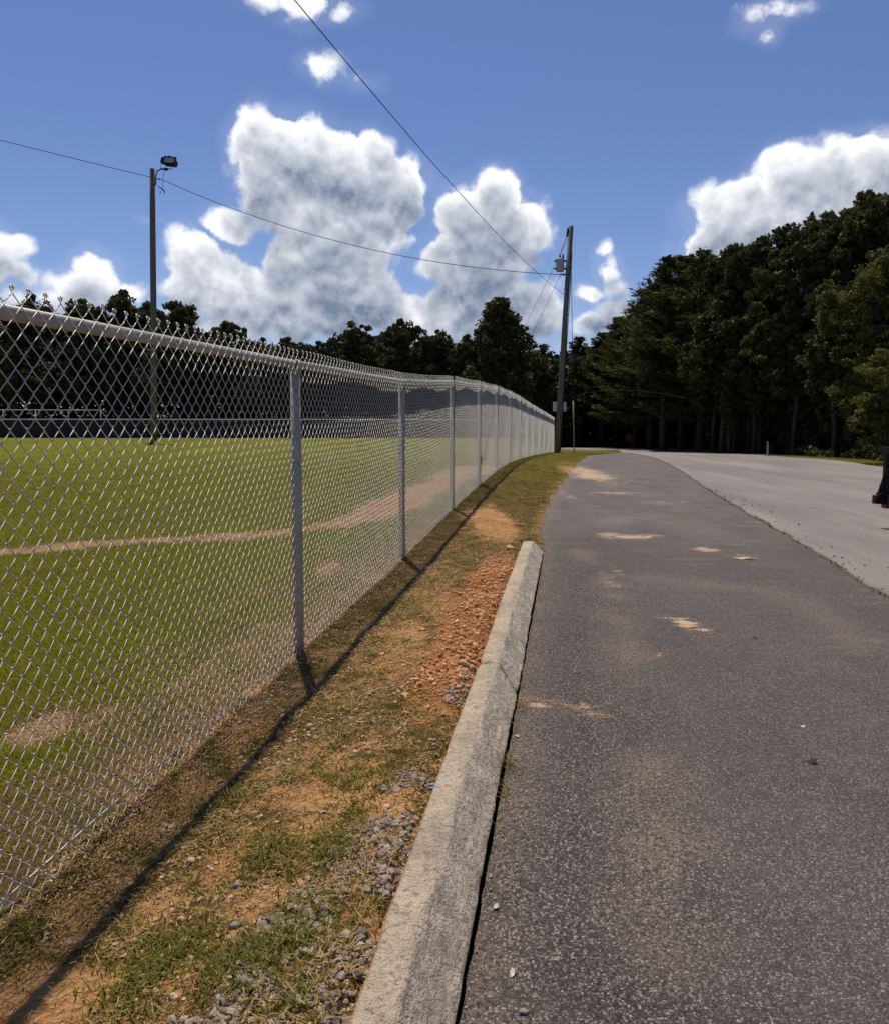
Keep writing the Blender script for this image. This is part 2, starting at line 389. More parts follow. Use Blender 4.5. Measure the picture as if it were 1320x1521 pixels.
def asphalt(name, dark):
    m, t, b = material(name, .82, 0, .35); P = t.coord()
    big, mid, fine = t.noise(P, .45, 5, .6), t.noise(P, 4, 5, .6), t.noise(P, 55, 4, .7)
    Pw = t.v('ADD', P, t.v('SCALE', t.noise(P, 60, 2, .5, 0, 1), sc=.006))
    vn_ = t.n.new('ShaderNodeTexVoronoi'); t.put(vn_.inputs['Vector'], Pw); vn_.inputs['Scale'].default_value = 122
    rnd = t.sep(vn_.outputs['Color'])
    v2 = t.n.new('ShaderNodeTexVoronoi'); t.put(v2.inputs['Vector'], Pw); v2.inputs['Scale'].default_value = 230
    rnd2 = t.sep(v2.outputs['Color'])
    if dark:
        c = t.mix(t.mapr(mid, .3, .7), (.014,.0115,.0105), (.042,.032,.029))
        c = t.mix(t.mapr(big, .35, .65, 0, .4), c, (.056,.048,.043))
        chip = t.m('MULTIPLY', t.mapr(rnd[0], .30, .38), t.mapr(vn_.outputs['Distance'], .62, .46))
        cc_ = t.mix(t.m('POWER', rnd[1], 1.7), (.042,.034,.030), (.34,.275,.235))
        c = t.mix(chip, c, cc_)
        chip2 = t.m('MULTIPLY', t.mapr(rnd2[0], .6, .66), t.mapr(v2.outputs['Distance'], .5, .3))
        c = t.mix(chip2, c, t.mix(rnd2[1], (.07,.06,.06), (.26,.24,.22)))
        pit = t.m('MULTIPLY', t.mapr(rnd[2], .75, .8), t.mapr(vn_.outputs['Distance'], .5, .3))
        c = t.mix(t.m('MULTIPLY', pit, .8), c, (.012,.011,.012))
    else:
        sm = t.noise(t.v('MULTIPLY', P, (1, .22, 1)), .55, 5, .62)
        c = t.mix(t.mapr(sm, .38, .62), (.135,.118,.104), (.265,.230,.200))
        c = t.mix(t.mapr(t.noise(t.v('MULTIPLY', P, (2.2, .35, 1)), 1.1, 5, .65), .48, .72, 0, .8), c, (.125,.113,.104))
        c = t.mix(t.mapr(mid, .3, .7, 0, .35), c, (.20,.18,.165))
        c = t.mix(t.m('MULTIPLY', t.mapr(rnd[0], .6, .7), .6), c, t.mix(rnd[1], (.09,.085,.08), (.36,.34,.32)))
        c = t.mix(t.mapr(t.noise(P, 9, 3, .5), .68, .72, 0, .6), c, (.10,.09,.085))
    old = t.attr('worn'); wn = t.mix(t.mapr(t.noise(t.v('MULTIPLY', P, (1.2, .5, 1)), 1.4, 6, .65), .3, .7), (.105,.092,.085), (.20,.178,.16))
    wn = t.mix(t.m('MULTIPLY', t.mapr(fine, .35, .65), .5), wn, (.075,.066,.062))
    c = t.mix(t.m('MULTIPLY', old, .66), c, wn)
    sk_ = t.mapr(t.noise(t.v('MULTIPLY', P, (.8, 3.2, 1)), 1.3, 6, .7), .54, .70)
    c = t.mix(t.m('MULTIPLY', t.m('MULTIPLY', sk_, old), t.mapr(fine, .3, .6, .2, .75)), c, (.30,.235,.175))
    du = t.m('ADD', t.attr('clay'), t.m('ADD', t.m('MULTIPLY', t.m('SUBTRACT', t.noise(P, 60, 5, .75), .5), 1.6), t.m('MULTIPLY', t.m('SUBTRACT', t.noise(t.v('MULTIPLY', P, (1, 2.5, 1)), 7, 5, .7), .5), 2.6)))
    dusty = t.m('MULTIPLY', t.mapr(du, .38, .8), t.mapr(t.attr('clay'), .02, .12))
    c = t.mix(dusty, c, t.mix(t.mapr(mid, .35, .65), (.50,.30,.17), (.56,.42,.29)))
    wet = t.m('MULTIPLY', t.attr('dust'), t.mapr(fine, .42, .60)); c = t.mix(t.m('MULTIPLY', wet, .75), c, (.27,.195,.135))
    ck = t.mapr(t.m('ADD', t.attr('crack'), t.m('MULTIPLY', t.m('SUBTRACT', fine, .5), .5)), .45, .6)
    c = t.mix(ck, c, (.035,.032,.02))
    t.put(b.inputs['Base Color'], c)
    h = t.m('ADD', t.m('MULTIPLY', t.m('SUBTRACT', 1, vn_.outputs['Distance']), .9), t.m('MULTIPLY', rnd[2], .5)); h = t.m('ADD', h, t.m('MULTIPLY', fine, .8))
    t.put(b.inputs['Normal'], t.bump(h, 1 if dark else .5, .006))
    return m
M['pad'] = asphalt('dark_asphalt', True); M['road'] = asphalt('worn_pale_asphalt', False)
def concrete():
    m, t, b = material('kerb_concrete', .9, 0, .2); P = t.coord()
    n1, n2, n3 = t.noise(P, 6, 6, .65), t.noise(P, 45, 6, .7), t.noise(P, 160, 3, .6)
    stn = t.noise(t.v('MULTIPLY', P, (2, 1, 5)), 7, 6, .72, 1.2)
    c = t.mix(t.mapr(n1, .3, .7), (.48,.385,.275), (.64,.52,.38))
    c = t.mix(t.mapr(n2, .52, .64, 0, .75), c, (.17,.145,.12))
    c = t.mix(t.mapr(n3, .6, .7, 0, .8), c, (.10,.09,.08))
    c = t.mix(t.mapr(t.noise(t.v('MULTIPLY', P, (1, .6, 1)), 4.5, 6, .7), .48, .68, 0, .6), c, (.22,.185,.15))
    fm = t.attr('face')
    c2 = t.mix(t.mapr(stn, .40, .66), (.74,.62,.48), (.32,.265,.21))
    c2 = t.mix(t.mapr(n1, .45, .7, 0, .6), c2, (.25,.21,.17)); c2 = t.mix(t.mapr(n2, .47, .62, 0, .55), c2, (.16,.135,.11))
    c2 = t.mix(t.mapr(n3, .55, .68, 0, .5), c2, (.60,.54,.46))
    c = t.mix(t.m('MULTIPLY', fm, .85), c, c2)
    c = t.mix(t.m('MULTIPLY', t.attr('edge'), t.mapr(n1, .3, .6)), c, (.42,.22,.09))
    t.put(b.inputs['Base Color'], c)
    t.put(b.inputs['Normal'], t.bump(t.m('ADD', t.m('MULTIPLY', t.noise(P, 22, 4, .6), 1.4), t.m('ADD', n2, t.m('MULTIPLY', n3, .6))), 1, .016))
    return m
M['kerb'] = concrete()
def stonemat(name, a, b_):
    m, t, b = material(name, .85, 0, .25); P = t.coord()
    c = t.mix(t.attr('tint'), a, b_); c = t.mix(t.mapr(t.noise(P, 120, 4, .6), .35, .65, 0, .5), c, t.mix(.6, c, (.1,.09,.08)))
    t.put(b.inputs['Base Color'], c); t.put(b.inputs['Normal'], t.bump(t.noise(P, 160, 3, .6), .5, .003)); return m
M['gravel'] = stonemat('grey_crushed_gravel', (.13,.10,.082), (.42,.33,.26))
M['pebble'] = stonemat('tan_pebbles', (.36,.21,.12), (.62,.46,.31))
M['clod'] = stonemat('red_clay_clods', (.40,.16,.055), (.78,.40,.16))
M['stone'] = simple('field_stone', (.42,.34,.25), .9, 0, .25, 30, .003)
M['ystone'] = simple('yellowish_stone', (.52,.32,.13), .9, 0, .25, 30, .003)
M['gstone'] = simple('grey_stone', (.25,.235,.22), .9, 0, .25, 40, .003)

# ------------------------------------------------------------------ ground, asphalt, road
def spaced(lo, hi, a, b, st, k=1.10, mx=40):
    v = list(np.arange(a, b+1e-6, st)); s_ = st
    while v[-1] < hi: s_ = min(s_*k, mx); v.append(v[-1]+s_)
    s_ = st
    while v[0] > lo: s_ = min(s_*k, mx); v.insert(0, v[0]-s_)
    return np.array(v)
gx = spaced(-500, 500, -2.9, 1.35, .03); gy = spaced(-60, 690, 1.2, 10, .035, 1.035)
X, Y = np.meshgrid(gx, gy)
def seg_dist(x, y, pts):
    d = np.full(np.shape(x), 1e9)
    for (ax, ay), (bx, by) in zip(pts[:-1], pts[1:]):
        vx, vy = bx-ax, by-ay; u = np.clip(((x-ax)*vx+(y-ay)*vy)/(vx*vx+vy*vy), 0, 1)
        d = np.minimum(d, np.hypot(x-ax-u*vx, y-ay-u*vy))
    return d
TRACK = [tuple(hit(*p)[:2]) for p in [(-120,828),(0,820),(100,812),(200,804),(330,797),(430,790),(500,778),(560,762),(620,735),(680,708),(712,694)]]
PATCHES = [(60,1085,.16,.26,.9),(150,1068,.12,.3,.55),(120,1180,.3,.25,.35),(30,1290,.2,.3,.5),(490,845,.14,.4,.8),(390,980,.3,.5,.45),(235,1160,.3,.3,.35),(262,1455,.07,.10,1),(350,1370,.08,.12,.9),
           (470,1180,.10,.16,.95),(560,1215,.09,.10,.9),(450,1235,.1,.1,.8),(330,1290,.1,.14,.7),(400,1330,.09,.12,.8),(60,1490,.4,.2,.7),(150,1440,.2,.2,.4),(540,1100,.12,.2,.6),(600,960,.22,.9,.62),(660,900,.2,.9,.62),
           (735,780,.35,1.6,.95),(700,765,.25,1.2,.6),(560,930,.2,.5,.4),(650,880,.25,.7,.5),(490,1110,.12,.3,.45),(300,1180,.12,.2,.5),(230,1240,.2,.2,.4),(860,706,.5,2.5,.9),(870,700,.9,3,.5),(800,690,.3,2,.3)]
PW = [(hit(a, b_, gz), rx, ry, w_) for a, b_, rx, ry, w_ in PATCHES]
def dirt_at(x, y):
    d = np.zeros(np.shape(x))
    tw = (.20 + .50*ss(5, 14, y)*ss(-5, 0, x))*(.6+.9*fbm(x, y, .9, 3, 29))
    td = seg_dist(x, y, TRACK); d = np.maximum(d, .95*np.clip(1.25-td/tw, 0, 1)*np.clip(.25+1.3*fbm(x, y, 1.1, 4, 27), .3, 1))
    for p, rx, ry, w_ in PW:
        d = np.maximum(d, w_*np.clip(1.5-1.1*np.hypot((x-p.x)/rx, (y-p.y)/ry), 0, 1))
    strip = (x > xf(y)-.5) & (x < kx(y)+.02)
    d = np.where(strip, np.maximum(d, .45*(1-.6*ss(3.2, 14, y))*fbm(x, y, 3.2, 4, 21)*1.6), d)
    under = np.exp(-((x-xf(y)+.12)/.28)**2); d = np.maximum(d, .52*under*(1-ss(6, 16, y)))
    clay = np.clip(1-((x-(kx(y)-.13))/.26)**2, 0, 1)*ss(3.1, 4.0, y)*(1-ss(6.6, 8, y)); d = np.maximum(d, clay*1.0)
    left = (x < xf(y)-.3)*(1-ss(2.2, 4.2, y))*.5*fbm(x, y, 2.2, 3, 33); d = np.maximum(d, left)
    e = (y > 8)*np.exp(-((x-xl(y))/.18)**2)*.5; d = np.maximum(d, e)
    return d
def red_at(x, y):
    c = np.clip(1-((x-(kx(y)-.13))/.34)**2, 0, 1)*ss(3.0, 3.9, y)*(1-ss(6.6, 8, y))
    return np.clip(c*1.3 + .5*(fbm(x, y, 1.7, 3, 41) > .6), 0, 1)
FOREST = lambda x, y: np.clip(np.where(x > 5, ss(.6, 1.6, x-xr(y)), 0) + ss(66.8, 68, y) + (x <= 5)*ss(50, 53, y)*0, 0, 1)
att = dict(dirt=dirt_at(X, Y), field=1-ss(-.35, .1, X-xf(Y)), forest=FOREST(X, Y), red=red_at(X, Y))
far_g = ss(9, 20, Y)*(X > xf(Y)); att['field'] = np.maximum(att['field'], .45*far_g)
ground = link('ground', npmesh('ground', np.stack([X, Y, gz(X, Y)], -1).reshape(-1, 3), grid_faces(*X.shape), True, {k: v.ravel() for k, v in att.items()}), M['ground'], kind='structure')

CLAY = [(1022,930,.10,.22,1.0),(1050,938,.06,.1,.8),(975,975,.04,.05,1),(1192,1002,.06,.05,.5),(940,799,.32,.22,.95),(900,795,.2,.2,.8),(1045,818,.14,.12,.9),(1100,828,.18,.16,.5),(1105,840,.1,.08,.5),
        (880,708,.55,1.6,1),(865,700,.6,2.0,.9),(915,733,.5,.35,.7),(985,748,.4,.3,.5),(840,735,.2,1.2,.5),(905,865,.05,.5,.45),(915,850,.06,.4,.35),(700,1035,.15,.10,.0),(830,1050,.22,.05,.55),(880,1062,.15,.04,.5),
        (775,1040,.06,.1,.5),(845,1165,.06,.04,.35),(860,955,.0,.0,0),(1000,695,.4,1,.2)]
CW = [(hit(a, b_), rx, ry, w_) for a, b_, rx, ry, w_ in CLAY if rx > 0 and w_ > 0]
DUSTLINE = [tuple(hit(*p)[:2]) for p in [(790,805),(850,812),(900,865),(930,960),(960,1100),(985,1250),(1000,1400)]]
DUST2 = [tuple(hit(*p)[:2]) for p in [(960,860),(1060,870),(1160,885),(1230,925),(1270,960)]]
DUST3 = [tuple(hit(*p)[:2]) for p in [(800,800),(860,780),(960,770),(1060,800)]]
CRACK1 = [tuple(hit(*p)[:2]) for p in [(1105,940),(1120,950),(1140,962)]]
WORNB = [tuple(hit(*p)[:2]) for p in [(830,840),(870,900),(900,1010)]]
def strip_mesh(name, ya, yb, left, right, z0, mat, n, kindroad, skirt=.3, ys=None):
    ys = spaced(ya, yb, max(ya, 1.2), min(10, yb), .05, 1.04, 1.5) if ys is None else ys
    ys = ys[(ys >= ya) & (ys <= yb)]; ys = np.concatenate([[ya], ys[(ys > ya+.01) & (ys < yb-.01)], [yb]])
    u = np.linspace(0, 1, n); L, R = left(ys), right(ys)
    XX = L[:, None]*(1-u)+R[:, None]*u; YY = np.repeat(ys[:, None], n, 1)
    ZZ = base(XX, YY) + z0 + (fbm(XX, YY, .8, 3, 55)-.5)*.012
    Z2 = ZZ.copy()
    XX = np.concatenate([XX[:, :1], XX, XX[:, -1:]], 1); YY = np.concatenate([YY[:, :1], YY, YY[:, -1:]], 1)
    ZZ = np.concatenate([ZZ[:, :1]-skirt, ZZ, ZZ[:, -1:]-skirt], 1)
    a = dict(clay=np.zeros(XX.shape), dust=np.zeros(XX.shape), crack=np.zeros(XX.shape), worn=np.zeros(XX.shape))
    for p, rx, ry, w_ in CW:
        wob = 1+1.4*(fbm(XX, YY, 5, 4, 61)-.5)
        a['clay'] = np.maximum(a['clay'], w_*.82*np.clip(1.35-wob*np.hypot((XX-p.x)/rx, (YY-p.y)/ry), 0, 1))
    if not kindroad:
        w2 = .20+.16*fbm(XX, YY, 1.5, 3, 71)
        a['dust'] = np.clip(1-seg_dist(XX, YY, DUSTLINE)/w2, 0, 1)*1.0*np.clip((fbm(XX, YY, 3.5, 4, 5)-.25)*2.4, 0, 1)
        a['dust'] = np.maximum(a['dust'], np.clip(1-seg_dist(XX, YY, DUST2)/.28, 0, 1)*.6)
        a['dust'] = np.maximum(a['dust'], np.clip(1-seg_dist(XX, YY, DUST3)/.5, 0, 1)*.5)
        a['dust'] = np.maximum(a['dust'], np.exp(-((XX-xl(YY))/.16)**2)*.9*fbm(XX, YY, 4, 4, 77)*1.3)
        edge = YY-(8.6+.5*(fbm(XX, YY, .9, 3, 13)-.5)*3 - .35*np.clip(XX-1.6, 0, 3))
        near_dark = seg_dist(XX, YY, [(xl(0.)+.2, 0), (xl(8.)+.15, 7.6)])
        a['worn'] = np.clip(.12+.75*ss(-1.0, 3.5, edge) + .28*ss(.5, 1.0, XX-xl(YY)), 0, 1)*ss(.1, .9, XX-xl(YY)+ss(7.5, 8.8, YY))
        a['crack'] = np.clip(1-seg_dist(XX, YY, CRACK1)/.02, 0, 1)
    me = npmesh(name, np.stack([XX, YY, ZZ], -1).reshape(-1, 3), grid_faces(*XX.shape), True, {k: v.ravel() for k, v in a.items()})
    return link(name, me, mat, kind='structure')
wob = lambda y: (fbm(y, y*0, 1.6, 4, 91)-.5)*.26*ss(9.0, 12, y) + (fbm(y, y*0, 12, 3, 93)-.5)*.012
strip_mesh('asphalt_pavement', -40, 42, lambda y: xl(y)+wob(y), lambda y: xs(y)+.05, .012, M['pad'], 60, False)
strip_mesh('road', -40, 66, lambda y: np.where(y < 42, xs(y), xl(y))+(fbm(y, y*0, 2.5, 4, 95)-.5)*.10, lambda y: xr(y)+(fbm(y, y*0, 1.0, 3, 97)-.5)*.3, .024, M['road'], 70, True)
ysr = np.linspace(53, 66, 30)
strip_mesh('cross_road', 53, 66, lambda y: np.full(len(y), -90.), lambda y: xl(y)+.3, .018, M['road'], 60, True, ys=ysr)

# crumbled soil and weeds in the joint between pavement and road
def joint():
    ys = np.concatenate([np.arange(1, 14, .04), np.arange(14, 41, .12)]); c = xs(ys)+(fbm(ys, ys*0, 2.5, 4, 95)-.5)*.10-.012
    wd = .004+.045*np.clip(fbm(ys, ys*0, 4, 4, 99)-.25, 0, 1)
    xx = np.stack([c-wd, c-wd*.3, c+wd*.4, c+wd], 1); yy = np.repeat(ys[:, None], 4, 1)
    hh = base(xx, yy)+np.array([.004, .028, .034, .022])+(fbm(xx, yy, 30, 3, 3)-.5)*.012
    return npmesh('joint_soil', np.stack([xx, yy, hh], -1).reshape(-1, 3), grid_faces(*xx.shape))
link('joint_soil', joint(), simple('joint_soil', (.10,.08,.05), .95, 0, .6, 25), kind='structure')

# ------------------------------------------------------------------ kerb in two cast lengths
kerb = thing('concrete_kerb', 'weathered concrete kerb with sloping stained face, cracked across, beside the dark asphalt', 'kerb', (0, 0, 0))
PR = [(.004,-.15),(.0,.06),(.0,.142),(.010,.151),(.05,.154),(.094,.152),(.104,.148),(.112,.141),(.116,.136),(.165,.084),(.205,.037),(.213,.029),(.214,.022),(.190,.016),(.176,.0),(.17,-.2)]
def kerb_part(ya, yb, cut_a, cut_b):
    n = int((yb-ya)/.03); P = []; face = []; edge = []
    for i in range(n+1):
        u = i/n
        for j, (s_, z_) in enumerate(PR):
            y_ = ya+(yb-ya)*u
            if cut_a: y_ += (-.9*max(0, s_-.06))*(1-u)**12
            if cut_b: y_ += (-.9*max(0, s_-.06))*u**12
            e = 0
            if not cut_b: # rounded nose at the far end
                dd = max(0, (y_-(yb-.10))/.10); z_ = z_-.10*dd**3*(z_ > 0); 
            else:
                dd = math.exp(-((yb-y_)/.03)**2)*.014; z_ = z_-dd
            if cut_a: z_ = z_-math.exp(-((y_-ya)/.02)**2)*.012
            nz = (float(fbm(y_*1.0, s_*10, 9, 3, 7))-.5)*.011-.010*max(0, float(vn(y_*7, s_*20, 31))-.82)/.18*(.06 < s_ < .13 or j < 4)+(float(fbm(y_, s_*6, 40, 2, 9))-.5)*.003
            P.append((float(kx(y_))+s_+nz*(j < 13)+(float(vn(y_*.7, 0, 4))-.5)*.012, y_, z_+nz)); face.append(float(ss(.094, .108, s_)) if j >= 5 else 0)
            edge.append(1.0 if j <= 2 else 0)
    fc = [grid_faces(n+1, len(PR))]
    m = len(PR); caps = []
    for e in (0, n):
        c = len(P); r = [P[e*m+k] for k in range(m)]; P.append(tuple(np.mean(r, axis=0))); face.append(1); edge.append(0)
        caps += [(c, e*m+k, e*m+(k+1) % m) for k in range(m)]
    me = npmesh('kerb_section', P, fc+[np.array(caps)], True, dict(face=face, edge=edge))
    import bmesh
    bm = bmesh.new(); bm.from_mesh(me); bmesh.ops.recalc_face_normals(bm, faces=bm.faces); bm.to_mesh(me); bm.free()
    return me
link('kerb_section', kerb_part(-1.5, 4.10, False, True), M['kerb'], kerb)
link('kerb_section', kerb_part(4.132, KEND, True, False), M['kerb'], kerb)

# ------------------------------------------------------------------ chain-link fence
def picket_points(par, top, hi=True):
    """one woven wire, local x across, z up"""
    h, a, pts = .0363, .0182, []
    n = int(top/h); k0 = 0
    for k in range(n+1):
        s_ = 1 if (k+par) % 2 == 0 else -1; z_ = k*h; dy = 0
        if hi:
            if k > 0: pts.append((s_*(a-.0025), -.0046*s_, z_-.0035))
            pts.append((s_*(a+.0022), 0, z_))
            if k < n: pts.append((s_*(a-.0025), .0046*s_, z_+.0035))
        else: pts.append((s_*(a+.001), 0, z_))
    s_ = 1 if (n+par) % 2 == 0 else -1
    if hi: # knuckled end
        zt = n*h
        pts += [(s_*(a+.0075), .002, zt+.008), (s_*(a+.004), .004, zt+.016), (s_*(a-.004), .003, zt+.017), (s_*(a-.0085), -.002, zt+.010), (s_*(a-.004), -.005, zt+.004)]
    return pts
BAY = 3.05; NP = 84; PITCHP = BAY/NP; MESH_TOP = 1.82
def wire_panel(hi, seed):
    rg = np.random.default_rng(seed); b = MB()
    for i in range(NP):
        p = np.array(picket_points(i % 2, MESH_TOP, hi)); x0 = (i+.5)*PITCHP
        u = x0/BAY
        p[:, 1] += .006*np.sin(u*9+seed)*np.sin(p[:, 2]*2.5) + rg.normal(0, .0007, len(p))
        p[:, 0] += x0 + rg.normal(0, .0007, len(p))
        p[:, 2] += .004*np.sin(u*7+seed) + (1-p[:, 2]/MESH_TOP)*0
        b.tube(p, .00175 if hi else .0022, 5 if hi else 3, cap=False)
    F_ = [np.concatenate(b.F[k]) for k in (3, 4) if b.F[k]]
    return npmesh('wire_mesh', np.concatenate(b.V), F_, True)
fence = thing('chain_link_fence', 'tall galvanized chain link fence running beside the kerb and curving away', 'fence', (0, 0, 0))
hi1, hi2 = wire_panel(True, 1), wire_panel(True, 2)
for m_ in (hi1, hi2): m_.materials.append(M['wire'])
# post positions one bay apart along the fence line
posts = []; y = 4.71; x = float(xf(y))
def step(y, sgn):
    a = y
    for _ in range(60):
        a += sgn*.06
        if math.hypot(float(xf(a))-float(xf(y)), a-y) >= BAY: return a
yy = 4.71; back = [4.71]
for _ in range(2): back.append(step(back[-1], -1))
ysp = back[::-1]
while ysp[-1] < 40: ysp.append(step(ysp[-1], 1))
fb = lambda y: float(base(xf(y), y))
posts = [Vector((float(xf(y)), y, fb(y))) for y in ysp]
rail_b = MB().tube([(0, 0, 0), (BAY*.5, 0, 0), (BAY, 0, 0)], .0235, 14); rail_me = rail_b.mesh('top_rail', True); rail_me.materials.append(M['galv'])
pb = MB(); pb.tube([(0, 0, -.25), (0, 0, .9), (0, 0, 1.735)], .0305, 14)
post_me = pb.mesh('post', True); post_me.materials.append(M['galv'])
cb = MB(); cb.tube([(0,0,1.70),(0,0,1.735),(0,0,1.75)], [.034,.034,.026], 14); cb.tube([(-.032,0,1.765),(.032,0,1.765)], .030, 14, False)
cap_me = cb.mesh('post_cap', True); cap_me.materials.append(M['galv'])
tie_b = MB(); tie_b.tube([(0,-.037,0),(.037,-.026,.002),(.037,.02,.004),(0,.036,.006),(-.037,.02,.008),(-.037,-.028,.01)], .0018, 5); tie_me = tie_b.mesh('tie_wire', True); tie_me.materials.append(M['wire'])
tw_me = MB().tube([(0,0,0),(BAY*.33,.003,.004),(BAY*.66,-.003,-.004),(BAY,0,0)], .0024, 5).mesh('tension_wire', True); tw_me.materials.append(M['wire'])
for i, p in enumerate(posts):
    tang = (posts[min(i+1, len(posts)-1)]-posts[max(i-1, 0)]); rz = math.atan2(tang.y, tang.x)
    o = link('post', post_me, None, fence, p); o.rotation_euler = (0, 0, rz)
    c_ = link('post_cap', cap_me, None, o)
    if p.y < 14:
        for hz in (.35, .75, 1.15, 1.5): tt = link('tie_wire', tie_me, None, o, (0, 0, hz))
    if i+1 < len(posts):
        q2 = posts[i+1]; dv = q2-p; rz = math.atan2(dv.y, dv.x); ry = -math.atan2(dv.z, math.hypot(dv.x, dv.y)); sc = dv.length/BAY
        for nm, me, off, lat in (('top_rail', rail_me, 1.765, 0), ('wire_mesh', (hi1, hi2)[i % 2], .012, .036), ('tension_wire', tw_me, .085, .043)):
            o = link(nm, me, None, fence); o.rotation_euler = (0, ry, rz); o.scale = (sc, 1, 1)
            nrm = Vector((math.sin(rz), -math.cos(rz), 0)); o.location = p+Vector((0, 0, off))+nrm*lat
pt = posts[5]
ribbon = MB().add([(0,0,0),(.02,-.004,0),(.045,-.02,-.05),(.03,-.012,-.16),(.005,-.01,-.15),(-.01,-.008,-.06)], [(0,1,2,5),(5,2,3,4)])
tag(ribbon.obj('pink_ribbon', M['pink'], loc=at(712, 677, pt.y-.12)), 'small pink flagging ribbon tied low on the chain link fence', 'ribbon')

# ------------------------------------------------------------------ far side of the field: screened fence and rail
def far_fence(name, label, pa, pb_, h, n, screen, gnd=None):
    t_ = thing(name, label, 'fence', (0, 0, 0)); a, b = Vector(pa), Vector(pb_)
    P = [a.lerp(b, i/n) for i in range(n+1)]
    for p in P: p.z = float(base(p.x, p.y))
    for p in P: MB().tube([(p.x, p.y, p.z-.1), (p.x, p.y, p.z+h)], .035, 8).obj('post', M['galv'], t_, True)
    MB().tube([(p.x, p.y, p.z+h) for p in P], .032, 8).obj('top_rail', M['galv'], t_, True)
    if screen:
        for p, q_ in zip(P[:-1], P[1:]):
            n_ = 12; V = []
            for i in range(n_+1):
                c = p.lerp(q_, i/n_); o_ = .03*math.sin(i*1.3+p.x)
                V += [(c.x, c.y-.05+o_, c.z+.02), (c.x, c.y-.05-o_, c.z+h*.55), (c.x, c.y-.05, c.z+h-.05)]
            link('screen_panel', npmesh('screen_panel', V, grid_faces(n_+1, 3)), M['screen'], t_)
    else:
        MB().tube([(p.x, p.y, p.z+h*.5) for p in P], .025, 6).obj('middle_rail', M['galv'], t_, True)
    return t_
far_fence('outfield_fence', 'low fence with dark screening at the far edge of the green field', (-30, 46, 0), (3.5, 46.5, 0), 1.12, 12, True)
far_fence('pipe_railing', 'pipe railing behind the left end of the dark screened fence', (-34, 49, 0), (-21.8, 49.3, 0), 1.95, 6, False)

# ------------------------------------------------------------------ poles, wires, signs
def px_h(py, y): return EYE + (612-py)*y/F
lb = at(229, 652, 40); lb.z = float(base(lb.x, 40))
lp = thing('light_pole', 'tall wooden pole carrying a floodlight, standing in the green field', 'pole', lb)
H = px_h(261, 40)-lb.z
LEAN = .36; lp.rotation_euler = (0, math.atan2(LEAN, H), 0)
MB().tube([(0,0,-.3),(0,0,H*.4),(-.04,0,H*.8),(-.05,0,H)], [.17,.155,.14,.13], 14).obj('shaft', M['wood'], lp, True)
armp = [(.05,-.02,H-.85),(.13,-.02,H-.75),(.14,-.02,H-.35),(.20,-.02,H-.12),(.36,-.02,H-.03),(.62,-.02,H+.0)]
MB().tube(armp, .032, 8).obj('bracket_arm', M['dark'], lp, True)
MB().box((-.20,-.03,H-.44),(-.12,.03,H-.38)).obj('insulator', M['dark'], lp)
MB().tube([(.08,-.05,H-.5),(.30,-.05,H-.52),(.301,-.05,H-.52),(.36,-.05,H-.52)], [.02,.02,.045,.045], 8).obj('insulator', M['dark'], lp)
MB().tube([(.55,-.05,H-.05),(.52,-.05,H-.5),(.46,-.05,H-.98)], .011, 5).tube([(.05,-.05,H-.7),(.2,-.05,H-.85),(.36,-.05,H-.93),(.5,-.05,H-1.02),(.58,-.05,H-1.13),(.58,-.05,H-1.3)], [.012,.012,.03,.035,.03,.03], 6).tube([(.38,-.05,H-1.1),(.36,-.05,H-1.25)], .018, 5).obj('hanging_cable', M['cable'], lp, True)
fl = thing('floodlight', 'square black framed floodlight on the curved bracket atop the field pole', 'floodlight', lb+Vector((.66+LEAN, -.03, H+.0)), math.radians(-8))
R_ = Matrix.Rotation(math.radians(8), 3, 'Y')@Matrix.Rotation(math.radians(-18), 3, 'X')
def rb(b, a, c): return b.box(a, c, R_, np.zeros(3))
bb = MB(); rb(bb, (-.24,-.02,.30), (.36,.30,.56)); rb(bb, (-.46,.06,.38), (-.24,.28,.66)); bb.obj('housing', M['dark'], fl)
bb = MB()
for a, c in (((-.25,-.07,.60),(.38,.04,.65)), ((-.25,-.07,.25),(.38,.04,.30)), ((-.25,-.07,.30),(-.20,.04,.60)), ((.33,-.07,.30),(.38,.04,.60)), ((-.08,-.02,.65),(.06,.05,.72))): rb(bb, a, c)
bb.obj('frame', M['black'], fl)
bb = MB(); rb(bb, (-.20,-.045,.30), (.33,-.03,.60)); bb.obj('lens', M['glass'], fl)
MB().tube([(-.26,0,.34),(-.30,0,.02),(.30,0,-.04),(.34,0,.28)], .022, 6).box((-.08,-.05,-.10),(.08,.05,.02)).obj('yoke', M['black'], fl)

UY = 36.0
ub = at(827, 672, UY); ub.z = float(base(ub.x, UY)); ut = at(847.5, 336, UY)
up = thing('utility_pole', 'leaning wooden utility pole at the end of the white fence', 'pole', ub)
dv = ut-ub
def onp(py):
    u = (px_h(py, UY)-ub.z)/dv.z; return dv*u
MB().tube([dv*-.02, dv*.3, dv*.6+Vector((-.02,0,0)), dv], [.145,.135,.12,.11], 14).obj('shaft', M['wood'], up, True)
b = MB()
for py, s_ in ((355,-1),(362,-1),(402,1),(412,1),(433,-1),(440,-1),(470,1)):
    c = onp(py); MB().tube([c+Vector((-.16*(s_ < 0), -.02, 0)), c+Vector((.16*(s_ > 0), -.02, 0))], .022, 6).obj('bolt', M['dark'], up, True)
MB().tube([onp(345)+Vector((-.14,-.03,0)), onp(358)+Vector((-.16,-.03,0))], .045, 8).obj('insulator', M['dark'], up, True)
